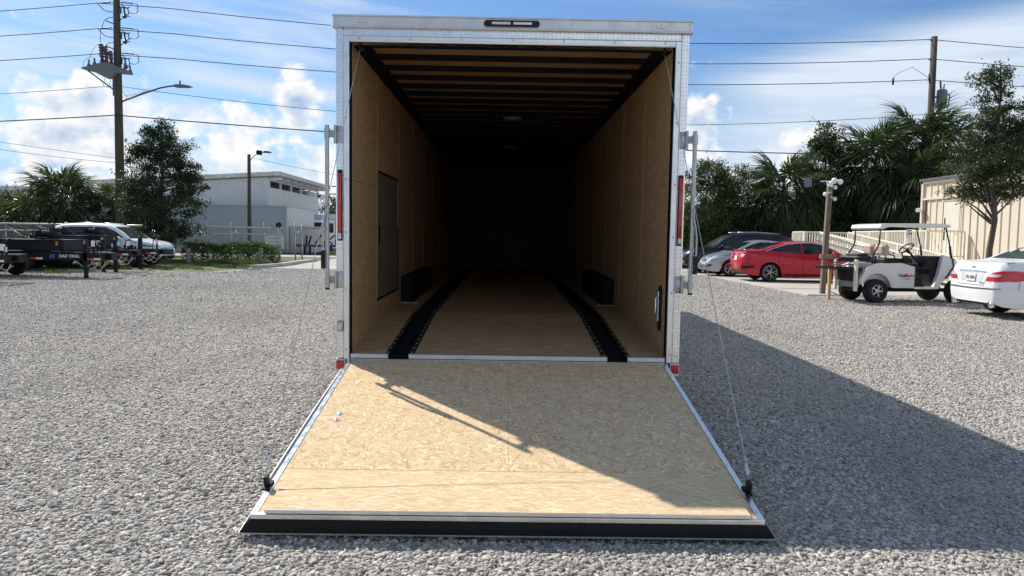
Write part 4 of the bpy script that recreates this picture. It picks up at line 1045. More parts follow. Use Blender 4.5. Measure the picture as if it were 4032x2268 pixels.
while x < -.05:
    x2 = min(x+2.0, 0); b = sheet_metal(MB(), x, x2, -.05, lambda q_: 6.0+.068*q_, 0, .33, .016, .04); b.build('wall_panel', M_wh_a, WH); x = x2
MB().box(-.22, .02, -.06, .14, -.05, 5.99).build('corner_trim', M_wh_a, WH)
MB().box(-.15, 0, .142, 16.6, -.05, 5.20).build('end_wall', M_wh_b, WH)
MB().box(-.14, .01, .142, 16.6, 5.74, 5.93).build('eaves_beam', M_wh_b, WH)
for y in (.25, 3.4, 6.6, 9.8, 13.0, 16.4): MB().box(-.14, .0, y, y+.35, 5.2, 5.74).build('clerestory_post', M_wh_b, WH)
MB().box(-1.2, -.9, .5, 10.5, 5.0, 5.9).build('inner_wall', mat('dark_interior', (.06, .065, .07), .8), WH)
rf = MB(); i = rf.addv([(-16.5, -.55, 5.02), (1.1, -.55, 6.13), (1.1, 17.2, 6.13), (-16.5, 17.2, 5.02), (-16.5, -.55, 5.34), (1.1, -.55, 6.45), (1.1, 17.2, 6.45), (-16.5, 17.2, 5.34)])
rf.addf([(i, i+3, i+2, i+1), (i+4, i+5, i+6, i+7), (i, i+1, i+5, i+4), (i+1, i+2, i+6, i+5), (i+2, i+3, i+7, i+6), (i+3, i, i+4, i+7)]); rfo = rf.build('roof', M_roofm, WH)
for y in np.arange(.3, 17, 2.1): MB().box(-.5, 1.05, y, y+.14, 5.80, 6.0, M=None).build('rafter_tail', M_wh_b, rfo)
MB().box(.02, .25, 16.3, 16.6, 5.25, 5.45, .03).build('wall_lamp', M_black, WH)
LT = thing('lean_to_shed', 'blue-grey ribbed metal shed wall standing before the white warehouse', 'building', (-15.25, 46.6, 0))
x = -15.0
while x < -.05:
    x2 = min(x+1.5, 0); sheet_metal(MB(), x, x2, -.05, 3.26, 0, .26, .035, .05).build('wall_panel', M_lean, LT); x = x2
MB().box(-15, 0.02, -.06, .06, 3.262, 3.36).build('eaves_trim', M_lean, LT)
q = MB(); q.box(-.06, -.001, .07, 7.5, -.05, 3.26); q.build('end_wall', M_wh_b, LT)
q = MB(); q.box(-15, 0, .07, 8.2, 3.27, 3.34); q.build('roof', M_roofm, LT)
SB = thing('shipping_container', 'beige ribbed container standing under the warehouse end wall', 'container', (-13.9, 47.2, 0), rad(0))
sheet_metal(MB(), -1.3, .0, .1, 1.85, 0, .22, .04, .05).build('side_panel', mat('container_beige', (.52, .50, .43), .6, 0, .15, 1.5), SB)
q = MB(); q.box(-1.3, 0, .01, 6, .1, 1.82); q.box(-1.34, .04, -.05, 6.02, -.02, .098); q.box(-1.34, .04, -.05, 6.02, 1.852, 1.95); q.build('frame', MATS['container_beige'], SB)
# --- vehicles and lumber yard glimpsed past the warehouse
TK = thing('box_truck', 'white cab-over truck parked beyond the gate near the trailer edge', 'truck', (-16.0, 57, 0), rad(82))
q = MB(); q.prism([(0, .55), (.05, 1.5), (.35, 2.45), (.7, 2.6), (1.9, 2.6), (1.9, .55)], -1.1, 1.1, 'xz'); cab = q.build('cab', M_white, TK)
q = MB(); q.prism([(.035, 1.52), (.315, 2.38), (.325, 2.38), (.045, 1.52)], -1.0, 1.0, 'xz'); q.xf(0, Matrix.Translation((-.012, 0, 0))); q.build('windscreen', glass_mat('dark_glass'), cab)
MB().box(.5, 1.5, -1.115, -1.102, 1.55, 2.35).build('side_window', MATS['dark_glass'], cab)
for s in (-1, 1): MB().box(-.03, .0, s*.8-.15, s*.8+.15, .75, .95).build('headlight', M_clear_lens, cab)
MB().box(2.1, 7.2, -1.2, 1.2, .95, 3.1, .03).build('cargo_body', mat('truck_box_grey', (.55, .56, .56), .5), TK)
for x in (.9, 5.8):
    for s in (-1, 1): MB().lathe([(.25, -.14), (.46, -.15), (.5, 0), (.46, .15), (.25, .14)], 20, Matrix.Translation((x, s*.95, .5)) @ Matrix.Rotation(PI/2, 4, 'X')).build('wheel', M_tyre, TK, 50)
MB().box(.3, 7.0, -.4, .4, .55, .9).build('chassis', M_black, TK)
GT = thing('storage_trailer', 'grey box trailer parked far behind the white truck', 'trailer', (-15.6, 70, 0))
MB().box(-2.2, 4.5, 0, 2.5, 1.0, 3.5, .04).build('cargo_body', mat('storage_grey', (.50, .51, .51), .55, 0, .08, 1), GT)
for x in (-1.2, -.1): MB().lathe([(.25, -.14), (.46, -.15), (.5, 0), (.46, .15), (.25, .14)], 18, Matrix.Translation((x, .3, .5)) @ Matrix.Rotation(PI/2, 4, 'X')).build('wheel', M_tyre, GT, 50)
MB().box(-2, 4.3, .8, 1.7, .7, .99).build('chassis', M_black, GT)
q = MB(); q.box(4.0, 4.15, .5, .65, -.02, .7); q.box(4.0, 4.15, 1.85, 2.0, -.02, .7); q.box(3.9, 4.25, .5, 2.0, .7, .8); q.build('landing_leg', M_black, GT)
FB = thing('flatbed', 'low dark blue flatbed with scrap on it beyond the gate', 'trailer', (-12.6, 44.6, 0))
MB().box(-1.5, 6.5, 0, 1.9, .55, .72, .02).build('deck', mat('flatbed_blue', (.03, .05, .10), .6), FB)
for x in (-1.0, 2.2, 5.8):
    for y in (.2, 1.6): MB().box(x, x+.12, y, y+.12, -.02, .55).build('leg', M_black, FB)
rd = random.Random(9)
SCR = ['%s dark scrap bar on the blue flatbed beyond the gate' % s_ for s_ in ('steepest', 'longest sloping', 'shortest', 'second steepest', 'lowest lying', 'thick leaning', 'outermost leaning')]
for k in range(7):
    q = MB(); a = rd.uniform(0, 6); x = rd.uniform(-1.2, 3.0); q.bar((x, rd.uniform(.2, 1.6), .76), (x+rd.uniform(-.5, .9), rd.uniform(.2, 1.6), 1.0+rd.random()*.7), .09, .07); tag(q.build('scrap_bar', M_black), SCR[k], 'scrap').location = (-12.6, 44.6, 0)
DP = thing('utility_pole', 'distant cross-arm power pole with small cans above the far trees', 'power pole', (-26.3, 112, 0))
MB().tube([(0, 0, -.1), (0, 0, 9.4)], .16, 8).build('pole', M_pole, DP)
for z, w in ((8.9, 1.0), (7.7, 1.5)): MB().box(-w, w, -.08, .08, z-.08, z+.08).build('cross_arm', M_pole, DP)
MB().lathe([(.5, 0), (.5, 1.4), (.3, 1.5)], 12, Matrix.Translation((.9, -.3, 4.6))).build('transformer', M_trans, DP, 40)
# --- low sheds behind the palms
M_shed = mat('old_shed_wall', (.36, .35, .32), .7, 0, .12, 1)
SH = thing('storage_shed', 'long low beige shed with pale roof edge behind the left palms', 'building', (-33, 52, 0))
MB().box(-9, 2.6, 0, 5, -.05, 2.25).build('wall', M_shed, SH); MB().box(-9.2, 2.8, -.3, 5.2, 2.255, 2.45, .02).build('roof', M_wh_a, SH)
for x in (-6, -3.2, .2): MB().box(x, x+1.0, -.03, -.002, 0.02, 2.0).build('door', M_wh_b, SH)
S2 = thing('carport', 'open carport with gabled white roof behind the white SUV', 'building', (-27.6, 52, 0))
q = MB(); q.prism([(-2.2, 2.3), (0, 3.0), (5.2, 2.3), (5.2, 2.2), (0, 2.85), (-2.2, 2.2)], 0, 6, 'xz'); q.build('roof', M_wh_a, S2)
for x in (-2.1, 0.2, 5.0):
    for y in (.1, 5.8): MB().box(x, x+.12, y, y+.12, -.05, 2.2).build('post', M_black, S2)
MB().box(-2, 5, 5.9, 6, -.05, 2.2).build('back_wall', M_shed, S2)
CN = thing('conveyor_roof', 'long flat grey roof canopy on posts crossing far behind the left palms', 'building', (-42, 70, 0))
MB().box(-14, 22, 0, 8, 5.3, 5.75, .03).build('roof', M_wh_a, CN); MB().box(-14, 22, 0.1, .5, 4.2, 5.29).build('fascia', M_shed, CN)
for x in np.arange(-13, 22, 5.0): MB().box(x, x+.3, .1, .4, -.05, 4.2).build('post', M_galv, CN)
FP = thing('post', 'short red-brown capped pipe post with a hook behind the left fence', 'post', (-31.2, 44, 0)); MB().tube([(0, 0, -.05), (0, 0, 4.35)], .09, 8).build('pipe', mat('rusty_pipe', (.20, .10, .07), .7, .2, .3), FP); MB().tube([(0, 0, 4.35), (.02, 0, 4.5), (.25, 0, 4.52)], .03, 6).build('hook', M_galv, FP)
# --- cantilever chain link gate
GX0, GX1, GY = -28.0, -11.55, 33.5
G = thing('sliding_gate', 'long galvanised chain link sliding gate with diagonal braces behind the hedge', 'gate', (GX1, GY, 0))
gl = GX0-GX1
for z, r in ((1.70, .055), (1.36, .038), (.42, .055)): MB().tube([(gl, 0, z), (-.15, 0, z)], r, 10).build('rail', M_galv, G, True)
xs = [gl+.1, -14.4, -12.6, -10.8, -9.0, -7.2, -4.65, -2.75, -1.05]
for x in xs: MB().tube([(x, -.02, .38), (x, -.02, 1.98 if x > -8 else 1.72)], .034, 8).build('upright', M_galv, G, True)
for x0, x1 in zip(xs[:-1], xs[1:]):
    d0 = 1.62
    MB().tube([(x0+.05, -.05, d0), (x1-.12, -.05, .45)], .030, 8).build('brace', M_galv, G, True)
MB().tube([(-1.0, -.05, 1.62), (-.18, -.05, .06)], .030, 8).build('brace', M_galv, G, True)
cl = MB(); p = .075; x = gl
def ribbon(b, x0, z0, x1, z1, y, r=.0040):
    b.quad((x0-r, y, z0), (x0+r, y, z0), (x1+r, y, z1), (x1-r, y, z1))
H_ = 1.28
for k in range(int((-gl+H_)/p)):
    xa = gl-H_+k*p
    a0 = max(xa, gl); a1 = min(xa+H_, -.15)
    if a1 > a0: ribbon(cl, a0, .42+(a0-xa), a1, .42+(a1-xa), .03); ribbon(cl, a0, .42+H_-(a0-xa), a1, .42+H_-(a1-xa), .035)
tag(cl.build('chain_link', M_galv, G), kind='stuff')
for x in (-6.05, -.25):
    gp = thing('gate_post', 'round steel guide post with roller on the sliding gate, %s' % ('behind the hedge' if x < -1 else 'by the driveway kerb'), 'post', (GX1+x, GY-.14, 0))
    MB().tube([(0, 0, -.1), (0, 0, 1.80)], .055, 10).build('pipe', M_galv, gp, True)
    MB().lathe([(.13, -.05), (.15, -.03), (.15, .03), (.13, .05)], 16, Matrix.Translation((0, .0, 1.86)) @ Matrix.Rotation(PI/2, 4, 'X')).build('roller', M_blackplastic, gp, True)
sg = MB().box(-2.25, -1.3 + .0, -.11, -.10, .62, 1.30, .0); sgn = tag(sg.build('gate_sign', mat('sun_bleached_sign', (.62, .63, .62), .5, 0, .06, 2.5)), 'sun-bleached white notice board hung on the chain link gate', 'sign'); sgn.location = (GX1+1.30, GY, 0)
for k, (z, w, c) in enumerate(((1.16, .62, (.48, .42, .40)), (.98, .74, (.44, .46, .48)), (.80, .6, (.46, .47, .48)))):
    MB().box(-1.775-w/2, -1.775+w/2, -.114, -.1105, z-.035, z+.035).build('faded_print', mat('faded_print_%d' % k, c, .6, 0, .35, 14), sgn)
EP = thing('fence_end', 'tall end frame of the chain link fence at the driveway with a strand arm', 'fence', (-11.0, GY+.05, 0))
for x, h in ((0, 2.05), (.36, 1.95)): MB().tube([(x, 0, -.1), (x, 0, h)], .035, 8).build('post', M_galv, EP, True)
for z in (.25, 1.5): MB().tube([(0, 0, z), (.36, 0, z)], .02, 6).build('rail', M_galv, EP, True)
F2 = thing('fence', 'chain link fence across the drive toward the trailer', 'fence', (-10.6, 43.6, 0))
for x in np.arange(0, 9.5, 2.3): MB().tube([(x, 0, -.1), (x, 0, 1.85)], .03, 8).build('post', M_galv, F2, True)
for z in (.08, 1.8): MB().tube([(0, 0, z), (9.2, 0, z)], .02, 6).build('rail', M_galv, F2, True)
cl = MB()
for k in range(int((9.2+1.7)/.09)):
    xa = -1.7+k*.09; a0 = max(xa, 0); a1 = min(xa+1.7, 9.2)
    if a1 > a0: ribbon(cl, a0, .08+(a0-xa), a1, .08+(a1-xa), .03); ribbon(cl, a0, 1.78-(a0-xa), a1, 1.78-(a1-xa), .035)
tag(cl.build('chain_link', M_galv, F2), kind='stuff')
# --- timber stubs, kerb
M_stub = plain_wood('grey_timber', (.13, .115, .095), (.30, .27, .23), 2, 30)
for x, y, h, tilt, lab in ((-14.0, 27.5, .70, 0, 'upright weathered timber post at the near end of the hedge'), (-11.25, 28.6, .74, rad(7), 'taller of two leaning timber posts in front of the hedge'), (-11.43, 28.62, .52, rad(9), 'shorter of two leaning timber posts in front of the hedge')):
    o = tag(MB().box(-.07, .07, -.07, .07, -.08, h, .01).build('timber_post', M_stub), lab, 'post'); o.location = (x, y, 0); o.rotation_euler = (0, tilt, 0)
kb = MB(); kp = [(-10.05, 24.35), (-9.95, 24.8), (-9.80, 25.6), (-9.72, 26.8), (-9.72, 28.0), (-9.85, 29.5), (-9.9, 33.0)]
for (xa, ya), (xb, yb) in zip(kp[:-1], kp[1:]): kb.bar((xa, ya, .05), (xb, yb, .05), .32, .18, ch=.03)
tag(kb.build('kerb', M_kerb), kind='structure')
# ------------------------------------------------------------------ cars
def car_paint(name, col, flake=0.0):
    m, N, b = new_mat(name)
    c = N.node('ShaderNodeTexCoord').outputs['Object']
    n = N.noise(c, 3.0, 5, .6)
    dirt = N.ss(N.noise(c, 7.0, 6, .7), .55, .85, 0, .12)
    col_ = N.mix(dirt, N.ramp(n, [(.3, tuple(v*.96 for v in col)), (.7, col)]), (.30, .28, .25))
    N.put(b.inputs['Base Color'], col_); b.inputs['Metallic'].default_value = flake
    b.inputs['Roughness'].default_value = .32; b.inputs['Coat Weight'].default_value = .45; b.inputs['Specular IOR Level'].default_value = .3
    N.put(b.inputs['Coat Roughness'], N.ss(n, .3, .7, .03, .09)); return m
M_glass = glass_mat('tinted_glass', (.010, .013, .015), .03, .7)
M_glass2 = glass_mat('clear_car_glass', (.05, .065, .06), .03, .7)
M_chrome = mat('chrome', (.80, .80, .81), .10, 1.0, .04, 10)
M_under = mat('underbody', (.012, .012, .012), .8, 0, .2)
M_rim_s = mat('silver_rim', (.55, .56, .57), .28, .9, .06, 12)
M_rim_d = mat('machined_dark_rim', (.30, .30, .31), .25, .95, .1, 12)
M_lamp_dark = mat('lamp_housing', (.10, .10, .11), .12, .6, .2, 30, coat=.8)
M_plate = mat('plate_white', (.70, .72, .70), .4, 0, .06, 30)
M_green = mat('plate_green', (.03, .16, .07), .5)
M_orange = mat('plate_orange', (.70, .20, .04), .5)

def wheel(parent, x, y, r, w, style, side, rim_m, rr=.68):
    """style: number of spokes; side -1/+1 = which way the outer face looks (local y)"""
    R0 = Matrix.Translation((x, y, r)) @ Matrix.Rotation(-side*PI/2, 4, 'X')
    hub = MB().lathe([(.30*r, -w*.3), (.52*r, -w*.25), (.52*r, w*.05), (.2*r, w*.12)], 20, R0).build('wheel', M_under, parent, 50)
    MB().lathe([(rr*r, -w*.5), (.90*r, -w*.5), (.98*r, -w*.36), (r, -w*.12), (r, w*.12), (.98*r, w*.36), (.90*r, w*.5), (rr*r*1.02, w*.46), (rr*r, w*.3)], 36, R0).build('tyre', M_tyre, hub, 50)
    b = MB(); b.lathe([(rr*r*1.01, w*.10), (rr*r*1.02, w*.44), (rr*r*.94, w*.46), (rr*r*.90, w*.36), (rr*r*.9, w*.10)], 32, R0)
    n = abs(style)
    for k in range(n):
        a = 2*PI*k/n
        for da in ((-.10, .10) if style < 0 else (0,)):
            c0, c1 = Vector((math.cos(a)*.12*r, math.sin(a)*.12*r, w*.42)), Vector((math.cos(a+da*2.2)*rr*r*.93, math.sin(a+da*2.2)*rr*r*.93, w*.40))
            i0 = len(b.v); wd = (.13 if style > 0 else .055)*r
            b.bar(c0, c1, wd, .03, (0, 0, 1)); b.xf(i0, R0)
    b.lathe([(.17*r, w*.32), (.17*r, w*.43), (.10*r, w*.47), (.04*r, w*.475)], 16, R0)
    b.build('rim', rim_m, hub, 40)
    return hub

class Car:
    """lofted body; x forward, origin on the ground under the middle. All profiles are (x, value) lists from tail to nose"""
    def __init__(s, root, L, W_, paint, deck, roof, bottom, plan, wb, wr, xr, tumble=.17, cladding=0.0, arch=1.13, nose=.10, tail=.10, zs=.62, mid=.55):
        s.root = root; s.L = L; s.hw = W_/2; hL = L/2
        s.xf_, s.xr_ = xr+wb, xr; s.r = wr
        st = set(np.round(np.linspace(-hL, hL, 61), 4))
        for c in (s.xf_, s.xr_):
            for a in np.linspace(0, PI, 15): st.add(round(c+arch*wr*math.cos(a), 4))
        for d_ in (.02, .05, .09, .14): st.add(-hL+d_); st.add(hL-d_)
        st = np.array(sorted(st))
        dz = pchip(*zip(*deck), st); rz = pchip(*zip(*roof), st); bz = pchip(*zip(*bottom), st); pw = pchip(*zip(*plan), st)*s.hw
        V = []
        for x, zd, zr, zb, w in zip(st, dz, rz, bz, pw):
            za = zb
            for c in (s.xf_, s.xr_):
                q = (arch*wr)**2-(x-c)**2
                if q > 0: za = max(za, wr*1.0+math.sqrt(q))
            inside = za > zb+1e-6
            h = zd-zb; zw = zb+h*mid; zsd = zb+h*.86
            gh = max(0.0, zr-zd); g = min(1.0, gh/.25)
            wg = w*(.90+.02*g); t_ = tumble*min(1.0, gh/.45)
            zlow = max(zb+h*.14, za); zq = max(zb+h*.32, za)
            wl = w*.955 if not inside else w*(.955+.045*min(1, (za-zb)/(h*mid)))
            sec = [(0, zb), (w-.30, zb), (w-.30, za), (wl, za), (w*.985 if not inside else w, zlow+.004), (w, max(zq, za)+.008), (w*1.0, max(zw, za+.02)), (w*.992, max(zsd-.06, za+.03)), (w*.965, zsd+.01), (wg+.012, zd-.012), (wg, zd+.004*g),
                   (wg-t_*.55, zd+gh*.55), (wg-t_*.95, zd+gh*.88), (wg-t_*1.25-.02*g, zd+gh*.97), ((wg-t_)*.62, zd+gh*1.0+.012), ((wg-t_)*.3, zd+gh+.020), (0, zd+gh+.022)]
            e1 = max(0, 1-(hL-x)/.45)**1.6; e0 = max(0, 1-(x+hL)/.45)**1.6
            zmid = zb+h*.42
            row = []
            for (yy, zz) in sec:
                k = ((zz-zmid)/(h*.6))
                dx = -nose*e1*min(1.6, k*k)+tail*e0*min(1.6, k*k)
                row.append((x+dx, yy, zz))
            V.append(row)
        n = len(V[0]); b = MB()
        for row in V:
            b.addv(row); b.addv([(x, -y, z) for x, y, z in row])
        R2 = 2*n
        for i in range(len(V)-1):
            for sgn in (0, 1):
                for j in range(n-1):
                    b.cur = 1 if j < 3 or (cladding and j < 4+int(cladding)) else 0
                    a = i*R2+sgn*n+j; b.addf([(a, a+1, a+R2+1, a+R2)])
        b.cur = 0
        for i in (0, len(V)-1):
            for j in range(n-1): a = i*R2+j; b.addf([(a, a+1, a+n+1, a+n)])
        me = b.mesh('body')
        bm = bmesh.new(); bm.from_mesh(me); bmesh.ops.remove_doubles(bm, verts=bm.verts, dist=.0008); bmesh.ops.dissolve_degenerate(bm, dist=.0005, edges=bm.edges)
        bmesh.ops.recalc_face_normals(bm, faces=bm.faces); bm.to_mesh(me)
        s.bvh = BVHTree.FromBMesh(bm); bm.free()
        s.body = link('body', me, [paint, M_under if not cladding else M_blackplastic], root, 42)
    def decal(s, name, poly, view, m, off=.006, parent=None, cuts=3, thick=.0):
        """a panel following the body: outline seen along an axis ('left','right','front','rear','top')"""
        bm = bmesh.new(); fl = [bm.verts.new((a, b_, 0)) for a, b_ in poly]; bm.faces.new(fl)
        bmesh.ops.triangulate(bm, faces=bm.faces)
        for _ in range(cuts):
            es = [e for e in bm.edges if e.calc_length() > .10]
            if es: bmesh.ops.subdivide_edges(bm, edges=es, cuts=1, use_grid_fill=False); bmesh.ops.triangulate(bm, faces=bm.faces)
        org = {'left': lambda a, c: (Vector((a, 3, c)), Vector((0, -1, 0))), 'right': lambda a, c: (Vector((a, -3, c)), Vector((0, 1, 0))),
               'front': lambda a, c: (Vector((5, a, c)), Vector((-1, 0, 0))), 'rear': lambda a, c: (Vector((-5, a, c)), Vector((1, 0, 0))), 'top': lambda a, c: (Vector((a, c, 4)), Vector((0, 0, -1)))}[view]
        for v in bm.verts:
            o_, d_ = org(v.co.x, v.co.y); hit, nrm, _, _ = s.bvh.ray_cast(o_, d_)
            if hit is None: hit, nrm, _, _ = s.bvh.find_nearest(o_+d_*(3.0 if view in ('left', 'right') else 4.0))
            if nrm.dot(d_) > 0: nrm = -nrm
            v.co = hit+nrm*off
        bmesh.ops.recalc_face_normals(bm, faces=bm.faces)
        me = bpy.data.meshes.new(name); bm.to_mesh(me); bm.free()
        # make sure faces look outwards
        d_ = org(0, 0)[1]; me.update()
        if len(me.polygons) and sum(p.normal.dot(d_) for p in me.polygons) > 0: me.flip_normals()
        return link(name, me, m, parent or s.root, 60)
    def both(s, name, poly, m, **k): return [s.decal(name, poly, v, m, **k) for v in ('left', 'right')]
    def line(s, name, pts, view, m, w=.012, off=.004, parent=None):
        """a thin shut line or moulding laid on the body"""
        P_ = [Vector((a, b_)) for a, b_ in pts]; up_, dn = [], []
        for i, p in enumerate(P_):
            t = (P_[min(i+1, len(P_)-1)]-P_[max(i-1, 0)]).normalized(); nn = Vector((-t.y, t.x))*w/2; up_.append(p+nn); dn.append(p-nn)
        return s.decal(name, [tuple(q) for q in up_+dn[::-1]], view, m, off, parent, 4)
    def wheels(s, w, style, rim_m, inset=.0, rr=.68):
        for x in (s.xr_, s.xf_):
            for sd in (-1, 1): wheel(s.root, x, sd*(s.hw-w/2-.015-inset), s.r, w, style, sd, rim_m, rr)
    def mirror(s, x, z, y, m):
        for sd in (-1, 1):
            b = MB(); b.sphere((x, sd*(y+.11), z), .095, 12, 8, (.75, 1.0, .72)); b.bar((x, sd*(y-.02), z-.03), (x, sd*(y+.06), z-.03), .05, .04); b.build('mirror', m, s.root, 40)
    def handles(s, xs, z, m, w=.17):
        for x in xs:
            for v in ('left', 'right'): s.decal('door_handle', [(x-w/2, z-.014), (x+w/2, z-.014), (x+w/2, z+.014), (x-w/2, z+.014)], v, m, .018)
def plate(car, view, y, z, m_txt, txt, tilt=0):
    pl = car.decal('licence_plate', [(y-.152, z-.076), (y+.152, z-.076), (y+.152, z+.076), (y-.152, z+.076)], view, M_plate, .022, cuts=0)
    return pl
def sedan(name, label, loc, rz, paint, spec, group=None):
    root = thing(name, label, 'car', loc, rz, group)
    return root
# ---- red fastback sedan (nose to +x)
P_red = car_paint('red_car_paint', (.46, .004, .018), .05)
root = thing('parked_car', 'red four-door fastback sedan with dark alloy wheels on the concrete', 'car', (10.55, 21.02, .006), rad(-1))
c = Car(root, 4.63, 1.80, P_red, deck=[(-2.32, .98), (-2.2, 1.06), (-1.75, 1.075), (-1.0, 1.00), (.2, .93), (1.0, .93), (1.45, .88), (2.0, .77), (2.25, .66), (2.32, .60)],
        roof=[(-2.32, .98), (-2.0, 1.065), (-1.72, 1.09), (-1.2, 1.26), (-.6, 1.385), (-.1, 1.415), (.3, 1.39), (.7, 1.25), (1.30, .93), (1.6, .86), (2.0, .77), (2.32, .60)],
        bottom=[(-2.32, .34), (-2.1, .24), (-1.6, .20), (1.7, .19), (2.2, .22), (2.32, .28)], plan=[(-2.32, .72), (-2.2, .87), (-1.95, .95), (-1.3, 1.0), (1.2, 1.0), (1.8, .95), (2.15, .84), (2.32, .62)], wb=2.70, wr=.325, xr=-1.36, tumble=.20, tail=.06)
c.wheels(.225, -5, M_rim_d, rr=.74); c.mirror(.78, 1.02, .86, P_red)
c.both('side_window', [(-1.42, 1.085), (-1.18, 1.16), (-.72, 1.295), (-.28, 1.338), (-.26, .985), (-.9, 1.03)], M_glass)
c.both('side_window', [(-.20, .985), (-.22, 1.342), (.10, 1.345), (.40, 1.30), (.70, 1.16), (.98, 1.0), (.95, .97)], M_glass)
for v in ('left', 'right'): c.line('window_trim', [(-1.52, 1.065), (-1.25, 1.155), (-.75, 1.315), (-.2, 1.365), (.12, 1.365), (.45, 1.32), (.72, 1.19)], v, M_chrome, .022, .012)
c.decal('windscreen', [(-.56, 1.335), (-.66, 1.0), (.66, 1.0), (.56, 1.335)], 'front', M_glass2)
c.decal('rear_window', [(-.52, 1.355), (-.64, 1.125), (.64, 1.125), (.52, 1.355)], 'rear', M_glass)
for v in ('left', 'right'):
    c.line('shut_line', [(-.24, .97), (-.25, .6), (-.22, .30)], v, M_under, .012); c.line('shut_line', [(1.0, .93), (1.02, .6), (.95, .30)], v, M_under, .012)
    c.line('shut_line', [(-1.0, 1.02), (-1.1, .80), (-1.02, .62)], v, M_under, .012); c.line('side_crease', [(-1.0, .50), (0, .42), (1.0, .44)], v, P_red, .03, .010)
    c.line('sill_trim', [(-.95, .255), (1.0, .25)], v, M_blackplastic, .05, .006)
c.handles((-.82, .12), .86, P_red)
for sd in (-1, 1):
    q = c.decal('tail_light', [(sd*.42, .83), (sd*.50, .98), (sd*.70, 1.02), (sd*.86, .97), (sd*.84, .84), (sd*.62, .80)], 'rear', M_red_lens, .012)
    c.decal('lens', [(sd*.56, .86), (sd*.62, .96), (sd*.74, .94), (sd*.72, .86)], 'rear', M_clear_lens, .018, q)
    c.decal('vent', [(sd*.58, .44), (sd*.62, .54), (sd*.82, .55), (sd*.80, .44)], 'rear', M_blackplastic, .010)
    v = 'left' if sd > 0 else 'right'
    c.decal('tail_light', [(-2.24, .86), (-2.20, 1.0), (-2.02, .985), (-1.80, .93), (-1.98, .85)], v, M_red_lens, .012)
    c.decal('rear_vent', [(-2.16, .47), (-2.16, .56), (-1.92, .56), (-1.90, .47)], v, M_blackplastic, .010)
    c.decal('headlight', [(sd*.45, .62), (sd*.5, .70), (sd*.82, .74), (sd*.78, .64)], 'front', M_clear_lens, .010)
plate(c, 'rear', 0, .80, None, '')
c.decal('emblem', [(-.05, .93), (-.04, .99), (-.015, .99), (-.01, .965), (.01, .965), (.015, .99), (.04, .99), (.05, .93), (.02, .93), (.012, .95), (-.012, .95), (-.02, .93)], 'rear', M_chrome, .014, cuts=0)
c.decal('bumper_valance', [(-.62, .30), (-.55, .40), (.55, .40), (.62, .30)], 'rear', M_blackplastic, .008)
b = MB(); b.bar((-2.18, -.62, 1.085), (-2.18, .62, 1.085), .10, .02, ch=.006); b.build('spoiler', P_red, root)
# ---- silver sedan facing the trailer (nose to -x)
P_sil = car_paint('silver_car_paint', (.42, .43, .44), .75)
root = thing('parked_car', 'silver sedan between the red sedan and the black SUV, nose toward the trailer', 'car', (10.15, 24.45, .006), rad(180))
c = Car(root, 4.53, 1.775, P_sil, deck=[(-2.26, .95), (-2.1, 1.03), (-1.6, 1.05), (-.8, .99), (.2, .92), (1.0, .95), (1.4, .92), (1.85, .80), (2.15, .68), (2.26, .58)],
        roof=[(-2.26, .95), (-1.9, 1.05), (-1.55, 1.08), (-1.0, 1.30), (-.4, 1.42), (.0, 1.435), (.35, 1.39), (.8, 1.18), (1.35, .93), (1.6, .87), (2.0, .74), (2.26, .58)],
        bottom=[(-2.26, .32), (-2.0, .22), (1.7, .19), (2.1, .20), (2.26, .24)], plan=[(-2.26, .70), (-2.1, .88), (-1.3, 1.0), (1.2, 1.0), (1.75, .94), (2.1, .80), (2.26, .56)], wb=2.70, wr=.32, xr=-1.38, tumble=.20)
c.wheels(.205, 6, M_rim_s); c.mirror(.80, 1.03, .85, P_sil)
c.both('side_window', [(-1.35, 1.08), (-.9, 1.27), (-.35, 1.355), (-.30, .98), (-.9, 1.03)], M_glass); c.both('side_window', [(-.24, .98), (-.28, 1.36), (.1, 1.355), (.45, 1.27), (1.0, .99)], M_glass)
c.decal('windscreen', [(-.55, 1.36), (-.66, 1.0), (.66, 1.0), (.55, 1.36)], 'front', M_glass); c.decal('rear_window', [(-.52, 1.36), (-.62, 1.12), (.62, 1.12), (.52, 1.36)], 'rear', M_glass)
for sd in (-1, 1):
    q = c.decal('headlight', [(sd*.40, .655), (sd*.52, .73), (sd*.74, .80), (sd*.84, .80), (sd*.80, .68), (sd*.60, .645)], 'front', M_clear_lens, .012)
    c.decal('lens', [(sd*.52, .67), (sd*.56, .72), (sd*.66, .745), (sd*.68, .69)], 'front', M_lamp_dark, .018, q)
    c.decal('headlight', [(1.62, .80), (1.75, .745), (1.95, .68), (1.98, .70), (1.85, .79)], 'left' if sd > 0 else 'right', M_clear_lens, .012)
    c.decal('fog_recess', [(sd*.50, .40), (sd*.72, .48), (sd*.76, .44), (sd*.66, .37)], 'front', M_blackplastic, .010)
c.decal('grille', [(-.33, .60), (-.30, .655), (.30, .655), (.33, .60), (.15, .565), (-.15, .565)], 'front', M_blackplastic, .010)
c.line('grille_bar', [(-.30, .635), (0, .605), (.30, .635)], 'front', M_chrome, .02, .02); c.decal('emblem', [(-.06, .625), (-.03, .655), (.03, .655), (.06, .625), (.03, .60), (-.03, .60)], 'front', M_chrome, .026, cuts=0)
c.decal('lower_grille', [(-.38, .36), (-.36, .46), (.36, .46), (.38, .36), (.2, .30), (-.2, .30)], 'front', M_blackplastic, .010)
for z in (.35, .39, .43): c.line('grille_slat', [(-.34, z), (.34, z)], 'front', P_sil, .012, .016)
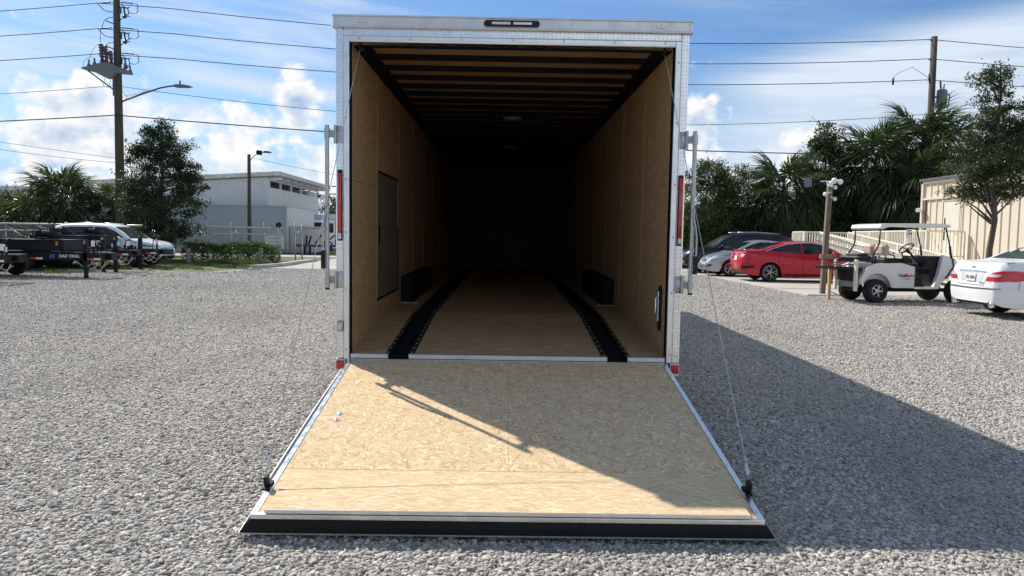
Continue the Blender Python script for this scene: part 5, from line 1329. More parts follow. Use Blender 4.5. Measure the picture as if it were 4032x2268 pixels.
for v in ('left', 'right'): c.line('shut_line', [(1.02, .94), (1.05, .6), (.97, .30)], v, M_under, .012); c.line('shut_line', [(-.27, .96), (-.27, .30)], v, M_under, .012)
c.line('shut_line', [(-.70, .93), (-.55, .78), (-.34, .665), (.34, .665), (.55, .78), (.70, .93)], 'front', M_under, .01)
# ---- black SUV facing the trailer
P_blk = car_paint('black_car_paint', (.004, .005, .008), .1)
root = thing('parked_car', 'black SUV with chrome grille parked closest to the scrub trees', 'car', (10.2, 27.25, .006), rad(180))
def suv_body(root, paint, L=4.95, W_=1.97, H=1.75, clad=1, wb=2.87, wr=.38, xr=-1.45):
    k = H/1.75; h = L/2
    return Car(root, L, W_, paint, deck=[(-h, 1.0*k), (-h+.1, 1.10*k), (-1.6, 1.13*k), (-.6, 1.11*k), (.6, 1.08*k), (1.1, 1.10*k), (1.6, 1.07*k), (2.1*h/2.475, 1.0*k), (2.35*h/2.475, .90*k), (h, .80*k)],
        roof=[(-h, 1.02*k), (-h+.12, 1.28*k), (-h+.40, 1.60*k), (-1.5, 1.705*k), (-.6, 1.745*k), (.1, 1.73*k), (.45, 1.66*k), (.85, 1.45*k), (1.35, 1.10*k), (1.6, 1.065*k), (2.1*h/2.475, .99*k), (h, .79*k)],
        bottom=[(-h, .45), (-h+.2, .34), (-1.4, .26), (1.5, .26), (h-.2, .30), (h, .38)], plan=[(-h, .78), (-h+.12, .90), (-h+.4, .97), (-1.2, 1.0), (1.3, 1.0), (h-.5, .96), (h-.15, .84), (h, .66)], wb=wb, wr=wr, xr=xr, tumble=.19, cladding=clad, nose=.06, tail=.05)
c = suv_body(root, P_blk); c.wheels(.245, 5, M_rim_s); c.mirror(.95, 1.17, .92, P_blk)
c.both('side_window', [(-2.05, 1.22), (-1.85, 1.50), (-1.35, 1.58), (-1.30, 1.19)], M_glass); c.both('side_window', [(-1.22, 1.18), (-1.27, 1.59), (-.35, 1.615), (-.30, 1.16)], M_glass); c.both('side_window', [(-.24, 1.16), (-.28, 1.615), (.3, 1.59), (.62, 1.45), (1.05, 1.18)], M_glass)
c.decal('windscreen', [(-.60, 1.62), (-.74, 1.16), (.74, 1.16), (.60, 1.62)], 'front', M_glass2); c.decal('rear_window', [(-.6, 1.55), (-.7, 1.2), (.7, 1.2), (.6, 1.55)], 'rear', M_glass)
q = c.decal('grille', [(-.46, .60), (-.52, .86), (.52, .86), (.46, .60)], 'front', M_blackplastic, .014)
for z in (.64, .69, .74, .79, .84): c.line('grille_bar', [(-.47, z), (.47, z)], 'front', M_chrome, .018, .024)
c.line('bumper_trim', [(-.62, .47), (.62, .47)], 'front', M_chrome, .035, .02)
for sd in (-1, 1): c.decal('headlight', [(sd*.52, .80), (sd*.56, .91), (sd*.86, .95), (sd*.88, .84)], 'front', M_clear_lens, .014); b = MB().tube([(-1.6, sd*.66, 1.73), (-.5, sd*.68, 1.79), (.2, sd*.67, 1.765)], .018, 8); b.build('roof_rail', M_rim_s, root, True)
for v in ('left', 'right'): c.line('shut_line', [(1.1, 1.10), (1.12, .7), (1.05, .36)], v, M_under, .012); c.line('window_trim', [(-2.1, 1.17), (-.6, 1.14), (1.1, 1.13)], v, M_rim_s, .016, .012)
c.handles((-1.0, .1), 1.02, M_chrome)
# ---- white SUV on the left, nose to +x
P_wht = car_paint('white_car_paint', (.82, .825, .83), .0)
root = thing('parked_car', 'white three-row SUV parked on the grass behind the black trailers', 'car', (-15.98, 24.75, .004), rad(-3))
c = suv_body(root, P_wht, 4.72, 1.81, 1.70, 1, 2.67, .35, -1.40); c.wheels(.225, -5, M_rim_s, rr=.72); c.mirror(.90, 1.13, .86, P_wht)
c.both('side_window', [(-1.92, 1.28), (-1.70, 1.48), (-1.25, 1.545), (-.28, 1.57), (-.25, 1.13), (-1.3, 1.16), (-1.75, 1.19)], M_glass); c.both('side_window', [(-.20, 1.13), (-.23, 1.57), (.22, 1.55), (.58, 1.41), (1.02, 1.14)], M_glass)
c.decal('windscreen', [(-.56, 1.57), (-.69, 1.13), (.69, 1.13), (.56, 1.57)], 'front', M_glass2); c.decal('rear_window', [(-.6, 1.5), (-.68, 1.2), (.68, 1.2), (.6, 1.5)], 'rear', M_glass)
for v in ('left', 'right'):
    c.line('shut_line', [(1.08, 1.08), (1.10, .7), (1.0, .36)], v, M_under, .012); c.line('shut_line', [(-.22, 1.12), (-.22, .36)], v, M_under, .012); c.line('shut_line', [(-1.1, 1.14), (-1.15, .8), (-1.0, .62)], v, M_under, .012)
    c.line('door_moulding', [(-1.0, .50), (.95, .50)], v, M_chrome, .03, .012); c.line('window_trim', [(-1.98, 1.25), (-1.72, 1.50), (-1.25, 1.575), (-.25, 1.60), (.25, 1.58), (.6, 1.44)], v, M_chrome, .016, .010)
q = c.decal('grille', [(-.42, .50), (-.50, .78), (.50, .78), (.42, .50)], 'front', M_blackplastic, .014)
for z in (.72, .77): c.line('grille_bar', [(-.52, z), (.52, z)], 'front', M_chrome, .022, .024)
c.decal('lower_grille', [(-.55, .34), (-.5, .46), (.5, .46), (.55, .34)], 'front', M_blackplastic, .012)
for sd in (-1, 1):
    c.decal('headlight', [(sd*.50, .77), (sd*.52, .84), (sd*.82, .90), (sd*.84, .82)], 'front', M_clear_lens, .014); c.decal('headlight', [(1.75, .90), (1.78, .83), (2.12, .80), (2.10, .86)], 'left' if sd > 0 else 'right', M_lamp_dark, .012)
    c.line('chrome_fang', [(sd*.53, .76), (sd*.60, .62), (sd*.74, .55)], 'front', M_chrome, .035, .02)
    c.decal('fog_lamp', [(sd*.60, .52), (sd*.62, .60), (sd*.76, .60), (sd*.74, .50)], 'front', M_clear_lens, .012)
    b = MB().tube([(-1.7, sd*.60, 1.64), (-.5, sd*.63, 1.725), (.2, sd*.62, 1.70)], .016, 8); b.build('roof_rail', M_rim_s, root, True)
c.handles((-.85, .1), .98, M_chrome)
b = MB(); b.prism([(-1.95, 1.66), (-1.85, 1.74), (-1.70, 1.68)], -.015, .015, 'xz'); b.build('antenna_fin', P_wht, root)
# ---- white luxury sedan on the right, tail toward the trailer
root = thing('parked_car', 'white luxury sedan with large red tail lights, its boot toward the trailer', 'car', (11.70, 9.0, 0), rad(-2))
c = Car(root, 4.98, 1.89, P_wht, deck=[(-2.49, .96), (-2.4, 1.045), (-2.2, 1.085), (-1.6, 1.10), (-.8, 1.05), (.3, 1.0), (1.0, .99), (1.6, .95), (2.2, .82), (2.49, .66)],
        roof=[(-2.49, .96), (-2.2, 1.085), (-1.80, 1.11), (-1.28, 1.33), (-.65, 1.455), (-.1, 1.48), (.4, 1.45), (.8, 1.28), (1.35, .99), (1.7, .93), (2.2, .82), (2.49, .66)],
        bottom=[(-2.49, .30), (-2.3, .235), (-1.6, .21), (1.8, .20), (2.3, .23), (2.49, .28)], plan=[(-2.49, .74), (-2.42, .83), (-2.25, .91), (-1.9, .97), (-1.2, 1.0), (1.2, 1.0), (1.9, .94), (2.3, .82), (2.49, .60)], wb=2.93, wr=.335, xr=-1.42, tumble=.20, tail=.05, mid=.5)
c.wheels(.235, 5, M_rim_s); c.mirror(.85, 1.08, .90, P_wht)
c.both('side_window', [(-1.55, 1.14), (-1.15, 1.30), (-.5, 1.395), (-.40, 1.07), (-1.0, 1.10)], M_glass); c.both('side_window', [(-.34, 1.06), (-.38, 1.40), (.1, 1.41), (.5, 1.32), (1.0, 1.05)], M_glass)
c.decal('windscreen', [(-.58, 1.42), (-.70, 1.06), (.70, 1.06), (.58, 1.42)], 'front', M_glass2); c.decal('rear_window', [(-.56, 1.42), (-.70, 1.145), (.70, 1.145), (.56, 1.42)], 'rear', M_glass2)
for sd in (-1, 1):
    q = c.decal('tail_light', [(sd*.46, .725), (sd*.52, .80), (sd*.66, .885), (sd*.80, .92), (sd*.92, .905), (sd*.92, .755), (sd*.80, .715)], 'rear', M_red_lens, .012)
    c.decal('lens', [(sd*.50, .80), (sd*.60, .855), (sd*.80, .845), (sd*.76, .80)], 'rear', M_clear_lens, .019, q)
    v = 'left' if sd > 0 else 'right'
    c.decal('tail_light', [(-2.36, .73), (-2.34, .91), (-2.20, .925), (-2.0, .905), (-1.72, .85), (-1.92, .775), (-2.15, .725)], v, M_red_lens, .012)
    c.line('bumper_line', [(-2.44, .575), (-2.0, .565), (-1.85, .56)], v, M_chrome, .018, .010); c.line('shut_line', [(-2.1, .72), (-2.12, .58)], v, M_under, .008)
    b = MB(); b.tube([(-2.47, sd*.62, .27), (-2.36, sd*.62, .27)], 0, 14, True, [.062, .055]); q = b.build('exhaust_tip', M_chrome, root, True); q.scale = (1, 1, 1)
    c.decal('exhaust_recess', [(sd*.50, .25), (sd*.54, .315), (sd*.70, .315), (sd*.74, .25)], 'rear', M_under, .008)
    c.line('shut_line', [(1.05, .98), (1.08, .6), (1.0, .30)], v, M_under, .012); c.line('shut_line', [(-.38, 1.04), (-.36, .30)], v, M_under, .012)
c.line('bumper_line', [(-.80, .58), (0, .565), (.80, .58)], 'rear', mat('blue_grey_moulding', (.12, .13, .20), .3, .5), .022, .010)
c.line('boot_chrome', [(-.46, .895), (0, .905), (.46, .895)], 'rear', M_chrome, .022, .018)
c.decal('plate_recess_shade', [(-.34, .70), (-.40, .875), (.40, .875), (.34, .70)], 'rear', mat('shaded_white', (.55, .56, .57), .4), .004)  # flat panel; the shade of the recess is put into its greyer white
pl = plate(c, 'rear', 0, .775, None, '')
c.line('boot_shut_line', [(-.46, .72), (-.42, .63), (.42, .63), (.46, .72)], 'rear', M_under, .008)
xp = max(v.co.x for v in pl.data.vertices)*0+min(v.co.x for v in pl.data.vertices)
lettering('plate_text', 'PL  225', .085, M_green, pl, facing('-x', (xp-.003, 0, .775)), .001, .003)
MB().sphere((xp-.003, 0.0, .778), .022, 12, 8, (.12, 1.1, 1)).build('plate_emblem', M_orange, pl)
lettering('model_script', 'GENESIS', .042, M_chrome, root, facing('-x', (c.bvh.ray_cast(Vector((-5, -.36, .675)), Vector((1, 0, 0)))[0].x-.004, -.36, .675)), .002, .001, 0, 'CENTER', 1.1)
hx = c.bvh.ray_cast(Vector((-5, 0, .975)), Vector((1, 0, 0)))[0].x-.006
em = MB()
for sd in (-1, 1):
    for k in range(3): em.prism([(sd*.015, .985-.012*k), (sd*(.095-.02*k), 1.0-.014*k), (sd*(.09-.02*k), .992-.014*k), (sd*.015, .977-.012*k)], hx-.004, hx, 'yz')
em.prism([(-.02, .99), (.02, .99), (.016, .965), (0, .955), (-.016, .965)], hx-.005, hx, 'yz'); em.build('winged_emblem', M_chrome, root)
b = MB(); n_ = 15
for k in range(n_-1):
    y0, y1 = -.80+1.6*k/(n_-1), -.80+1.6*(k+1)/(n_-1); f0, f1 = 1-(y0/.86)**4, 1-(y1/.86)**4
    x0, x1 = -2.40+.10*(y0/.8)**2, -2.40+.10*(y1/.8)**2
    i = b.addv([(x0, y0, 1.075+.03*f0), (x0+.16, y0, 1.095+.004*f0), (x0+.02, y0, 1.05), (x1, y1, 1.075+.03*f1), (x1+.16, y1, 1.095+.004*f1), (x1+.02, y1, 1.05)])
    b.addf([(i, i+3, i+4, i+1), (i, i+2, i+5, i+3), (i+1, i+4, i+5, i+2)])
b.build('boot_spoiler', P_wht, root, 40)
# ------------------------------------------------------------------ painted marks on the car park
M_yel = mat('yellow_paint', (.62, .42, .06), .7, 0, .3, 9); M_blu = mat('blue_paint', (.06, .20, .50), .7, 0, .3, 9); M_wp = mat('white_road_paint', (.66, .66, .63), .7, 0, .2, 9)
for k, x in enumerate((9.0, 9.85, 10.75)):
    b = MB(); b.quad((x, 17.6, .010), (x+.12, 17.6, .010), (x+.62, 18.5, .010), (x+.50, 18.5, .010)); tag(b.build('yellow_stripe', M_yel), kind='structure')
b = MB(); b.quad((8.35, 16.7, .010), (13, 16.7, .010), (13, 16.83, .010), (8.35, 16.83, .010)); tag(b.build('blue_stripe', M_blu), kind='structure')
b = MB(); b.quad((8.2, 14.45, .010), (13, 14.45, .010), (13, 14.56, .010), (8.2, 14.56, .010)); tag(b.build('blue_stripe', M_blu), kind='structure')
for y in (19.4, 22.8, 26.0):
    b = MB(); b.quad((8.6, y, .010), (13.4, y, .010), (13.4, y+.10, .010), (8.6, y+.10, .010)); tag(b.build('white_stripe', M_wp), kind='structure')
# ------------------------------------------------------------------ tan metal building
M_tan = mat('tan_siding', (.66, .575, .45), .5, 0, .05, .8); M_tan2 = mat('tan_trim', (.66, .58, .46), .5, 0, .04, 1); M_ddoor = mat('door_ivory', (.66, .62, .53), .45, 0, .03, 1.5)
BX = 15.8
TB = thing('metal_building', 'tan ribbed metal building with an ivory door beside the cream access ramp', 'building', (BX, 22.6, 0))
def ysheet(y0, y1, z0, z1, name='siding_panel'):
    b = sheet_metal(MB(), 0, y1-y0, z0, z1, 0, .405, .034, .035, 1)
    b.xf(0, Matrix(((0, -1, 0, 0), (1, 0, 0, y0), (0, 0, 1, 0), (0, 0, 0, 1)))); return b.build(name, M_tan, TB)
ys = [(-22.0, -20), (-20, -18), (-18, -16), (-16, -14), (-14, -12), (-12, -10), (-10, -8), (-8, -6), (-6, -4), (-4, -2.29), (-1.18, 0)]
for y0, y1 in ys: ysheet(y0, y1, -.05, 3.05)
ysheet(-2.29, -1.18, 2.98, 3.05)
for y0 in np.arange(-22, -.1, 2.0): ysheet(y0, min(y0+2, 0), 3.13, 3.66)
MB().box(-.075, .01, -22.0, .03, 3.0502, 3.1298).build('belt_trim', M_tan2, TB); MB().box(-.09, .01, -22, .05, 3.662, 3.76).build('eaves_trim', M_tan2, TB)
MB().box(-.16, 8, -22.2, .16, 3.765, 3.84).build('roof', mat('dark_roof', (.10, .10, .10), .6), TB); MB().box(-.09, .05, .002, .12, -.05, 3.66).build('corner_trim', M_tan2, TB)
MB().box(.055, 8, .002, .10, -.05, 3.66).build('end_wall', M_tan, TB)
MB().box(-.06, .04, -.16, -.10, -.05, 3.04).build('downpipe', mat('brown_pipe', (.16, .10, .08), .5), TB)
DD = MB().box(-.02, .03, -2.2, -1.27, .90, 2.95, .004).build('door', M_ddoor, TB)
fr = MB(); fr.box(-.045, .03, -2.288, -2.203, .88, 2.975); fr.box(-.045, .03, -1.267, -1.182, .88, 2.975); fr.box(-.045, .03, -2.2028, -1.2672, 2.952, 2.975); fr.build('door_frame', M_tan2, DD)
MB().box(-.026, -.0205, -1.43, -1.36, 1.55, 2.35).build('door_pane', M_glass, DD); MB().tube([(-.02, -2.10, 1.86-.05), (-.07, -2.10, 1.81), (-.07, -2.0, 1.81)], .013, 6).build('door_handle', M_steel, DD)
WL = MB(); WL.box(-.12, -.07, -.06, .06, 2.62, 2.74, .01); WL = WL.build('security_lamp', M_white, TB)
for s in (-1, 1): MB().lathe([(.03, 0), (.075, .10), (.08, .14)], 12, Matrix.Translation((-.14, s*.08, 2.70)) @ Matrix.Rotation(rad(-100), 4, 'Y') @ Matrix.Rotation(s*rad(30), 4, 'X')).build('lamp_head', M_white, WL, 40)
# ------------------------------------------------------------------ cream access ramp with railings
M_cream = mat('cream_rail_paint', (.76, .72, .62), .5, 0, .04, 2); M_deckc = mat('ramp_deck_grey', (.50, .48, .43), .7, 0, .08, 4)
AR = thing('access_ramp', 'cream painted metal access ramp with baluster railings leading to the tan building door', 'ramp', (0, 0, 0))
bal = None
def railing(p0, p1, gap, rail_h=1.05, post=True, handrail=False, skirt=0.0):
    """railing between two deck points: top and bottom rails and single balusters"""
    global bal
    p0 = Vector(p0); p1 = Vector(p1); L = (p1-p0).length; H = Vector((0, 0, rail_h))
    b = MB().bar(p0+H, p1+H, .05, .05); b.build('top_rail', M_cream, AR); MB().bar(p0+Vector((0, 0, .12)), p1+Vector((0, 0, .12)), .04, .04).build('bottom_rail', M_cream, AR)
    n = max(2, int(L/gap))
    if bal is None: bal = MB().box(-.014, .014, -.014, .014, 0, 1).mesh('baluster')
    for k in range(n+1):
        q = p0.lerp(p1, k/n); big = k % 12 == 0 or k == n
        o = link('post' if big else 'baluster', bal, M_cream, AR); z0 = -.0 if not big else -q.z*1.0
        o.location = q+Vector((0, 0, .141 if not big else z0)); o.scale = (1, 1, rail_h-.167) if not big else (2.4, 2.4, rail_h-.026-z0)
    if handrail:
        a0 = p0+Vector((-.1, -.06, .90)); a1 = p1+Vector((.35, -.06, .88)); MB().tube([a0, a1], .026, 8).build('handrail', M_alu, AR, True); MB().tube([a1, a1+(a1-a0).normalized()*.02], .028, 8).build('rail_cap', M_black, AR)
    return p0
# falling run towards the yard (x 13.0 to 14.2), turning landing at the back, level walk along the wall to the door
zl, ze = .85, .03
railing((13.0, 25.3, zl), (13.0, 18.0, ze), .11, .98, handrail=False)
railing((14.2, 25.3, zl), (14.2, 18.0, ze), .11, .98, handrail=False)
for x in (13.0, 14.2):
    for dz, e in ((.92, 0), (.66, .25)):
        sx = -.07 if x < 13.5 else .07
        a0, a1 = Vector((x+sx, 25.4, zl+dz-.02)), Vector((x+sx, 19.2-e, .165+dz)); MB().tube([a0, a1], .027, 8).build('handrail', M_alu, AR, True); MB().tube([a1, a1+Vector((0, -.03, -.004))], .030, 8).build('rail_cap', M_black, AR)
q = MB(); q.prism([(25.3, zl-.05), (18.0, -.02), (17.6, -.02), (17.6, .0), (18.0, ze-.01), (25.3, zl-.005)], 13.04, 14.16, 'yz'); q.build('sloping_deck', M_deckc, AR)
MB().box(12.4, 15.72, 25.32, 26.6, zl-.06, zl, .01).build('turn_landing', M_deckc, AR)
railing((12.4, 25.32, zl), (12.95, 25.32, zl), .11, .98); railing((12.4, 25.4, zl), (12.4, 26.6, zl), .11, .98); railing((12.45, 26.6, zl), (15.7, 26.6, zl), .11, .98)
MB().box(14.38, 15.72, 19.8, 25.30, .82, .88, .01).build('upper_deck', M_cream, AR); MB().box(14.38, 15.72, 19.75, 19.79, .66, .88).build('deck_fascia', M_cream, AR)
railing((14.42, 19.82, .88), (15.66, 19.82, .88), .115, .98); railing((14.38, 19.82, .88), (14.38, 25.3, .88), .11, .98)
for x in (14.5, 15.6):
    for y in (19.95, 22.6, 25.2): MB().box(x-.05, x+.05, y-.05, y+.05, -.02, .819).build('leg', M_cream, AR)
for x, y in ((12.5, 26.5), (12.5, 25.42), (15.6, 26.5)): MB().box(x-.05, x+.05, y-.05, y+.05, -.02, zl-.061).build('leg', M_cream, AR)
q = MB(); q.tube([(14.27, 18.4, .95), (14.27, 17.75, .88), (14.27, 17.6, .78), (14.27, 17.62, .55), (14.27, 17.9, .50)], .024, 8); q.build('rail_return', M_white, AR, True)
# second set of steps further along the wall
S3 = thing('entry_steps', 'tan side steps with a sloping rail against the metal building, beyond the slim elm', 'steps', (14.9, 13.6, 0))
for k in range(5): MB().box(-.05, .75, 1.6-.3*k-.3, 1.6-.3*k, -.02, .17*(k+1), .01).build('tread', M_cream, S3)
MB().box(-.05, .75, -1.2, .098, .78, .86, .01).build('landing', M_cream, S3)
for y in (-1.1, -.1): MB().box(-.03, .03, y-.03, y+.03, -.02, 1.9).build('post', M_galv, S3)
MB().bar((0, -.1, 1.86), (0, 1.7, 1.0), .05, .05).build('rail', M_galv, S3); MB().bar((0, -1.1, 1.87), (0, -.1, 1.87), .05, .05).build('rail', M_galv, S3); MB().box(-.03, .03, 1.65, 1.71, -.02, 1.02).build('post', M_galv, S3)
for y in np.arange(-1.0, -.15, .13): MB().box(-.012, .012, y-.012, y+.012, .87, 1.84).build('baluster', M_galv, S3)
# arrow sign on the ramp rail
AS = tag(MB().box(-.14, .14, -.012, 0, -.16, .16).build('arrow_sign', M_white), 'small white sign with a red arrow fixed to the ramp railing', 'sign'); AS.location = (14.34, 20.8, 1.76)
AS.rotation_euler = (0, 0, rad(-38))
q = MB(); q.prism([(-.09, -.02), (.03, -.02), (.03, -.05), (.10, 0), (.03, .05), (.03, .02), (-.09, .02)], -.018, -.0125, 'xz'); q.build('arrow', mat('sign_red', (.55, .03, .03), .5), AS)
MB().box(-.08, .08, -.016, -.0125, .09, .12).build('sign_print', MATS['sign_red'], AS)
# ------------------------------------------------------------------ timber post with cameras
M_timber = plain_wood('treated_timber', (.10, .075, .055), (.24, .185, .135), 2, 34)
TP = thing('camera_post', 'square timber post carrying a white security lamp and cameras beside the golf cart', 'post', (8.50, 14.3, 0))
post_o = MB().box(-.062, .062, -.062, .062, -.1, 3.0, .008); post_o.xf(0, Matrix.Rotation(rad(1.6), 4, 'Y')); post_o.build('timber', M_timber, TP)
hdz = Vector((.085, 0, 3.0))
q = MB(); q.box(-.05, .20, -.09, -.07, 2.96, 3.04, .006); q.sphere((.15, -.11, 3.05), .075, 12, 8, (1, 1, .9)); q.build('lamp_base', M_white, TP, 40)
for p, t in (((.22, -.13, 3.04), rad(105)), ((.06, -.15, 3.02), rad(190))):
    MB().lathe([(.025, 0), (.05, .045), (.075, .12), (.07, .135)], 14, Matrix.Translation(p) @ Matrix.Rotation(t, 4, 'Y') @ Matrix.Rotation(rad(-25), 4, 'X')).build('lamp_head', M_white, TP, 40)
q = MB(); q.box(-.33, -.14, -.12, -.09, 2.90, 3.16, .008, Matrix.Rotation(rad(-6), 4, 'Y')); q.build('solar_panel', mat('solar_grey', (.12, .13, .15), .3, .2), TP); MB().tube([(-.2, -.085, 3.02), (.05, -.085, 3.03)], .014, 6).build('panel_arm', M_white, TP)
for x, z in ((.17, 2.56), (-.10, 2.68), (.17, 2.86)):
    q = MB(); q.sphere((x, -.13, z), .052, 12, 8, (.9, 1, 1.1)); q.tube([(x, -.1, z), (.08, -.08, z+.06)], .018, 6); q.sphere((x, -.185, z), .028, 8, 6); q.build('camera', M_white, TP, 40)
q = MB(); q.tube([(-.10, -.12, 2.62), (-.13, -.12, 2.45), (-.05, -.09, 2.30)], .006, 5); q.tube([(.16, -.12, 2.45), (.14, -.09, 2.2), (.09, -.085, 1.9)], .006, 5); q.tube([(.09, -.09, .3), (.12, -.1, .12), (.35, -.12, .03), (.7, -.15, .03)], .012, 5); q.build('cable', M_black, TP)
TPl = tag(MB().box(-.55, .9, -.22, .10, -.01, .035, .008).build('slab', M_kerb), 'thin pale concrete pad at the foot of the timber post', 'slab'); TPl.location = (8.5, 14.12, 0)
# brown timber lying across to the cart
# ------------------------------------------------------------------ golf cart
M_cart = mat('cart_white', (.68, .68, .66), .35, 0, .06, 3, coat=.3); M_seat = mat('tan_vinyl', (.46, .34, .26), .6, 0, .1, 6); M_pipe = mat('dark_frame_tube', (.035, .022, .026), .4, .2, .15)
GC = thing('golf_cart', 'white golf cart with a roof and rear rack standing on the gravel', 'golf cart', (8.62, 12.32, 0), rad(9))
WBc = 2.16; TR = .285
# local: x forward from the rear axle, y left, near side is y<0
HWc = .53
def side_loop(pts, t0, t1): return MB().prism(pts, t0, t1, 'xz')
body = MB()
rear = [(-.42, .46), (-.40, .62), (-.25, .86), (-.05, .93), (.62, .95), (.98, .86), (.98, .36), (.45, .36)]+[(.38*math.cos(a), TR+.04+.38*math.sin(a)) for a in np.linspace(rad(8), rad(165), 12)]
body.prism(rear, -HWc, -HWc+.16, 'xz'); body.prism(rear, HWc-.16, HWc, 'xz')
body.prism([(-.42, .44), (-.40, .62), (-.25, .86), (-.05, .92), (.62, .94), (.98, .85), (.98, .44)], -HWc+.161, HWc-.161, 'xz')
body.build('rear_body', M_cart, GC)
cowl = MB()
cw = [(1.48, .34), (1.62, .34), (1.74, .52), (1.90, .70), (2.12, .76), (2.32, .78), (2.28, .84), (2.02, 1.00), (1.84, 1.13), (1.72, 1.15), (1.68, 1.0), (1.62, .72)]
cowl.prism(cw, -HWc, -HWc+.10, 'xz'); cowl.prism(cw, HWc-.10, HWc, 'xz')
cowl.prism([(1.72, .50), (1.78, .52), (2.26, .77), (2.29, .83), (2.02, .99), (1.84, 1.12), (1.72, 1.12)], -HWc+.101, HWc-.101, 'xz'); cowl.build('front_cowl', M_cart, GC)
MB().prism([(1.50, .40), (1.71, .44), (1.71, 1.12), (1.36, 1.10), (1.32, .92), (1.46, .80)], -HWc+.102, HWc-.102, 'xz').build('dashboard', M_black, GC)
fl_ = MB(); fl_.box(.99, 1.49, -HWc, HWc, .33, .39, .01); fl_.build('floor_pan', M_alu_w, GC)
MB().prism([(.99, .395), (1.25, .395), (1.05, .80), (.99, .82)], -HWc+.01, HWc-.01, 'xz').build('kick_panel', M_black, GC)
ch_ = MB(); ch_.box(-.35, 2.3, -.34, .34, .26, .325, .01); ch_.build('chassis', M_black, GC)
for x in (0, WBc):
    MB().tube([(x, -.40, TR), (x, .40, TR)], .03, 8).build('axle', M_black, GC)
    for sd in (-1, 1): wheel(GC, x, sd*(HWc-.06), TR, .22, 5, sd, M_rim_s, .50)
MB().box(.20, .95, -.50, .50, .951, 1.05, .03).build('seat_cushion', M_black, GC)
for y in (-.30, .12):
    q = MB(); q.box(.16, .36, y-.17, y+.20, 1.12, 1.38, .05); q.build('seat_back', M_seat, GC)
q = MB()
for y in (-.46, -.14, .1, .44): q.tube([(.50, y, 1.05), (.46, y, 1.12), (.30, y, 1.16)], .014, 6)
q.build('seat_bracket', M_pipe, GC)
ar_ = MB(); ar_.tube([(.90, -.50, .96), (.66, -.53, 1.0), (.62, -.53, 1.18), (.70, -.53, 1.24), (.86, -.53, 1.16), (1.05, -.51, .98)], .017, 8); ar_.build('arm_rest', M_black, GC, True)
# roof, posts
RFp = [((x_+.5)*.745, z_) for x_, z_ in [(-.48, 1.745), (-.50, 1.77), (-.46, 1.85), (-.2, 1.875), (.9, 1.89), (1.7, 1.89), (1.92, 1.875), (2.0, 1.83), (1.95, 1.80), (1.7, 1.815), (.9, 1.82), (-.2, 1.79), (-.42, 1.735)]]
MB().prism(RFp, -.56, .56, 'xz').build('roof', M_cart, GC)
for y in (-.50, .50):
    MB().tube([(.06, y*.94, 1.76), (.06, y*.94, 1.42), (.02, y*.94, 1.32), (-.08, y*.94, 1.16), (-.10, y*.94, .93)], .021, 8).build('roof_post', M_pipe, GC, True)
    MB().tube([(1.76, y, 1.83), (1.90, y, 1.36)], .017, 8).build('roof_post', M_pipe, GC, True); MB().tube([(1.90, y, 1.36), (1.96, y, 1.04)], .027, 8).build('roof_post', M_pipe, GC, True)
    MB().tube([(1.96, y*1.07, 1.06), (2.0, y*1.07, .88), (1.80, y*1.07, .58)], .02, 8).build('cowl_strut', M_pipe, GC, True)
sw = MB()
ctr = Vector((.96, -.22, 1.30)); ax_ = Vector((-.62, 0, .78)).normalized(); u_ = ax_.cross(Vector((0, 1, 0))).normalized(); v_ = ax_.cross(u_)
sw.tube([ctr+(u_*math.cos(t)+v_*math.sin(t))*.175 for t in np.linspace(0, 2*PI, 25)], .014, 8, False)
for t in (0.4, 2.5, 4.6): sw.tube([ctr-ax_*.03, ctr+(u_*math.cos(t)+v_*math.sin(t))*.172], .011, 6)
sw.tube([ctr-ax_*.02, Vector((1.40, -.22, .84))], .024, 8); sw.build('steering_wheel', M_black, GC, True)
# rear rack, uprights and bag
rk = MB()
for y in (-.46, .46):
    rk.bar((-1.0, y, 1.0), (.02, y, 1.0), .04, .03); rk.bar((-1.0, y, .82), (.02, y, .82), .04, .03); rk.bar((-.02, y, .80), (-.02, y, 1.12), .03, .03)
rk.bar((-1.0, -.46, .82), (-1.0, .46, .82), .04, .03); rk.bar((-.40, -.46, .82), (-.40, .46, .82), .04, .03); rk.box(-.98, 0, -.44, .44, .78, .80)
rk.build('rear_rack', M_black, GC)
MB().box(-.47, -.40, -.45, .45, .36, .50, .01).build('rear_bumper', mat('bumper_grey', (.20, .21, .22), .6), GC)
MB().box(-.44, -.405, -.42, .42, .505, .80, .01).build('rear_panel', M_black, GC)
for y in (-.52, .28): MB().box(-.575, -.515, y-.045, y+.045, .28, 1.02, .006).build('rack_upright', mat('aged_white_board', (.66, .61, .50), .6, 0, .12, 8), GC)
q = MB(); q.box(-.42, -.03, -.40, .38, 1.016, 1.10, .04); q.box(-.36, -.06, -.30, .22, 1.09, 1.16, .04); bag = tag(q.build('canvas_bag', mat('dark_canvas', (.02, .03, .035), .7, 0, .3, 8)), 'dark canvas bag lying on the golf cart rear rack', 'bag'); bag.location = (8.62, 12.32, 0); bag.rotation_euler = (0, 0, rad(9))
bw = tag(MB().box(-1.30, -.92, -.30, -.20, 1.0155, 1.13, .008).build('wood_block', plain_wood('red_brown_block', (.22, .10, .07), (.36, .18, .12), 0, 30)), 'red-brown timber block resting on the rack end against the post', 'timber'); bw.location = (8.62, 12.32, 0); bw.rotation_euler = (0, 0, rad(9))
rd = random.Random(2)
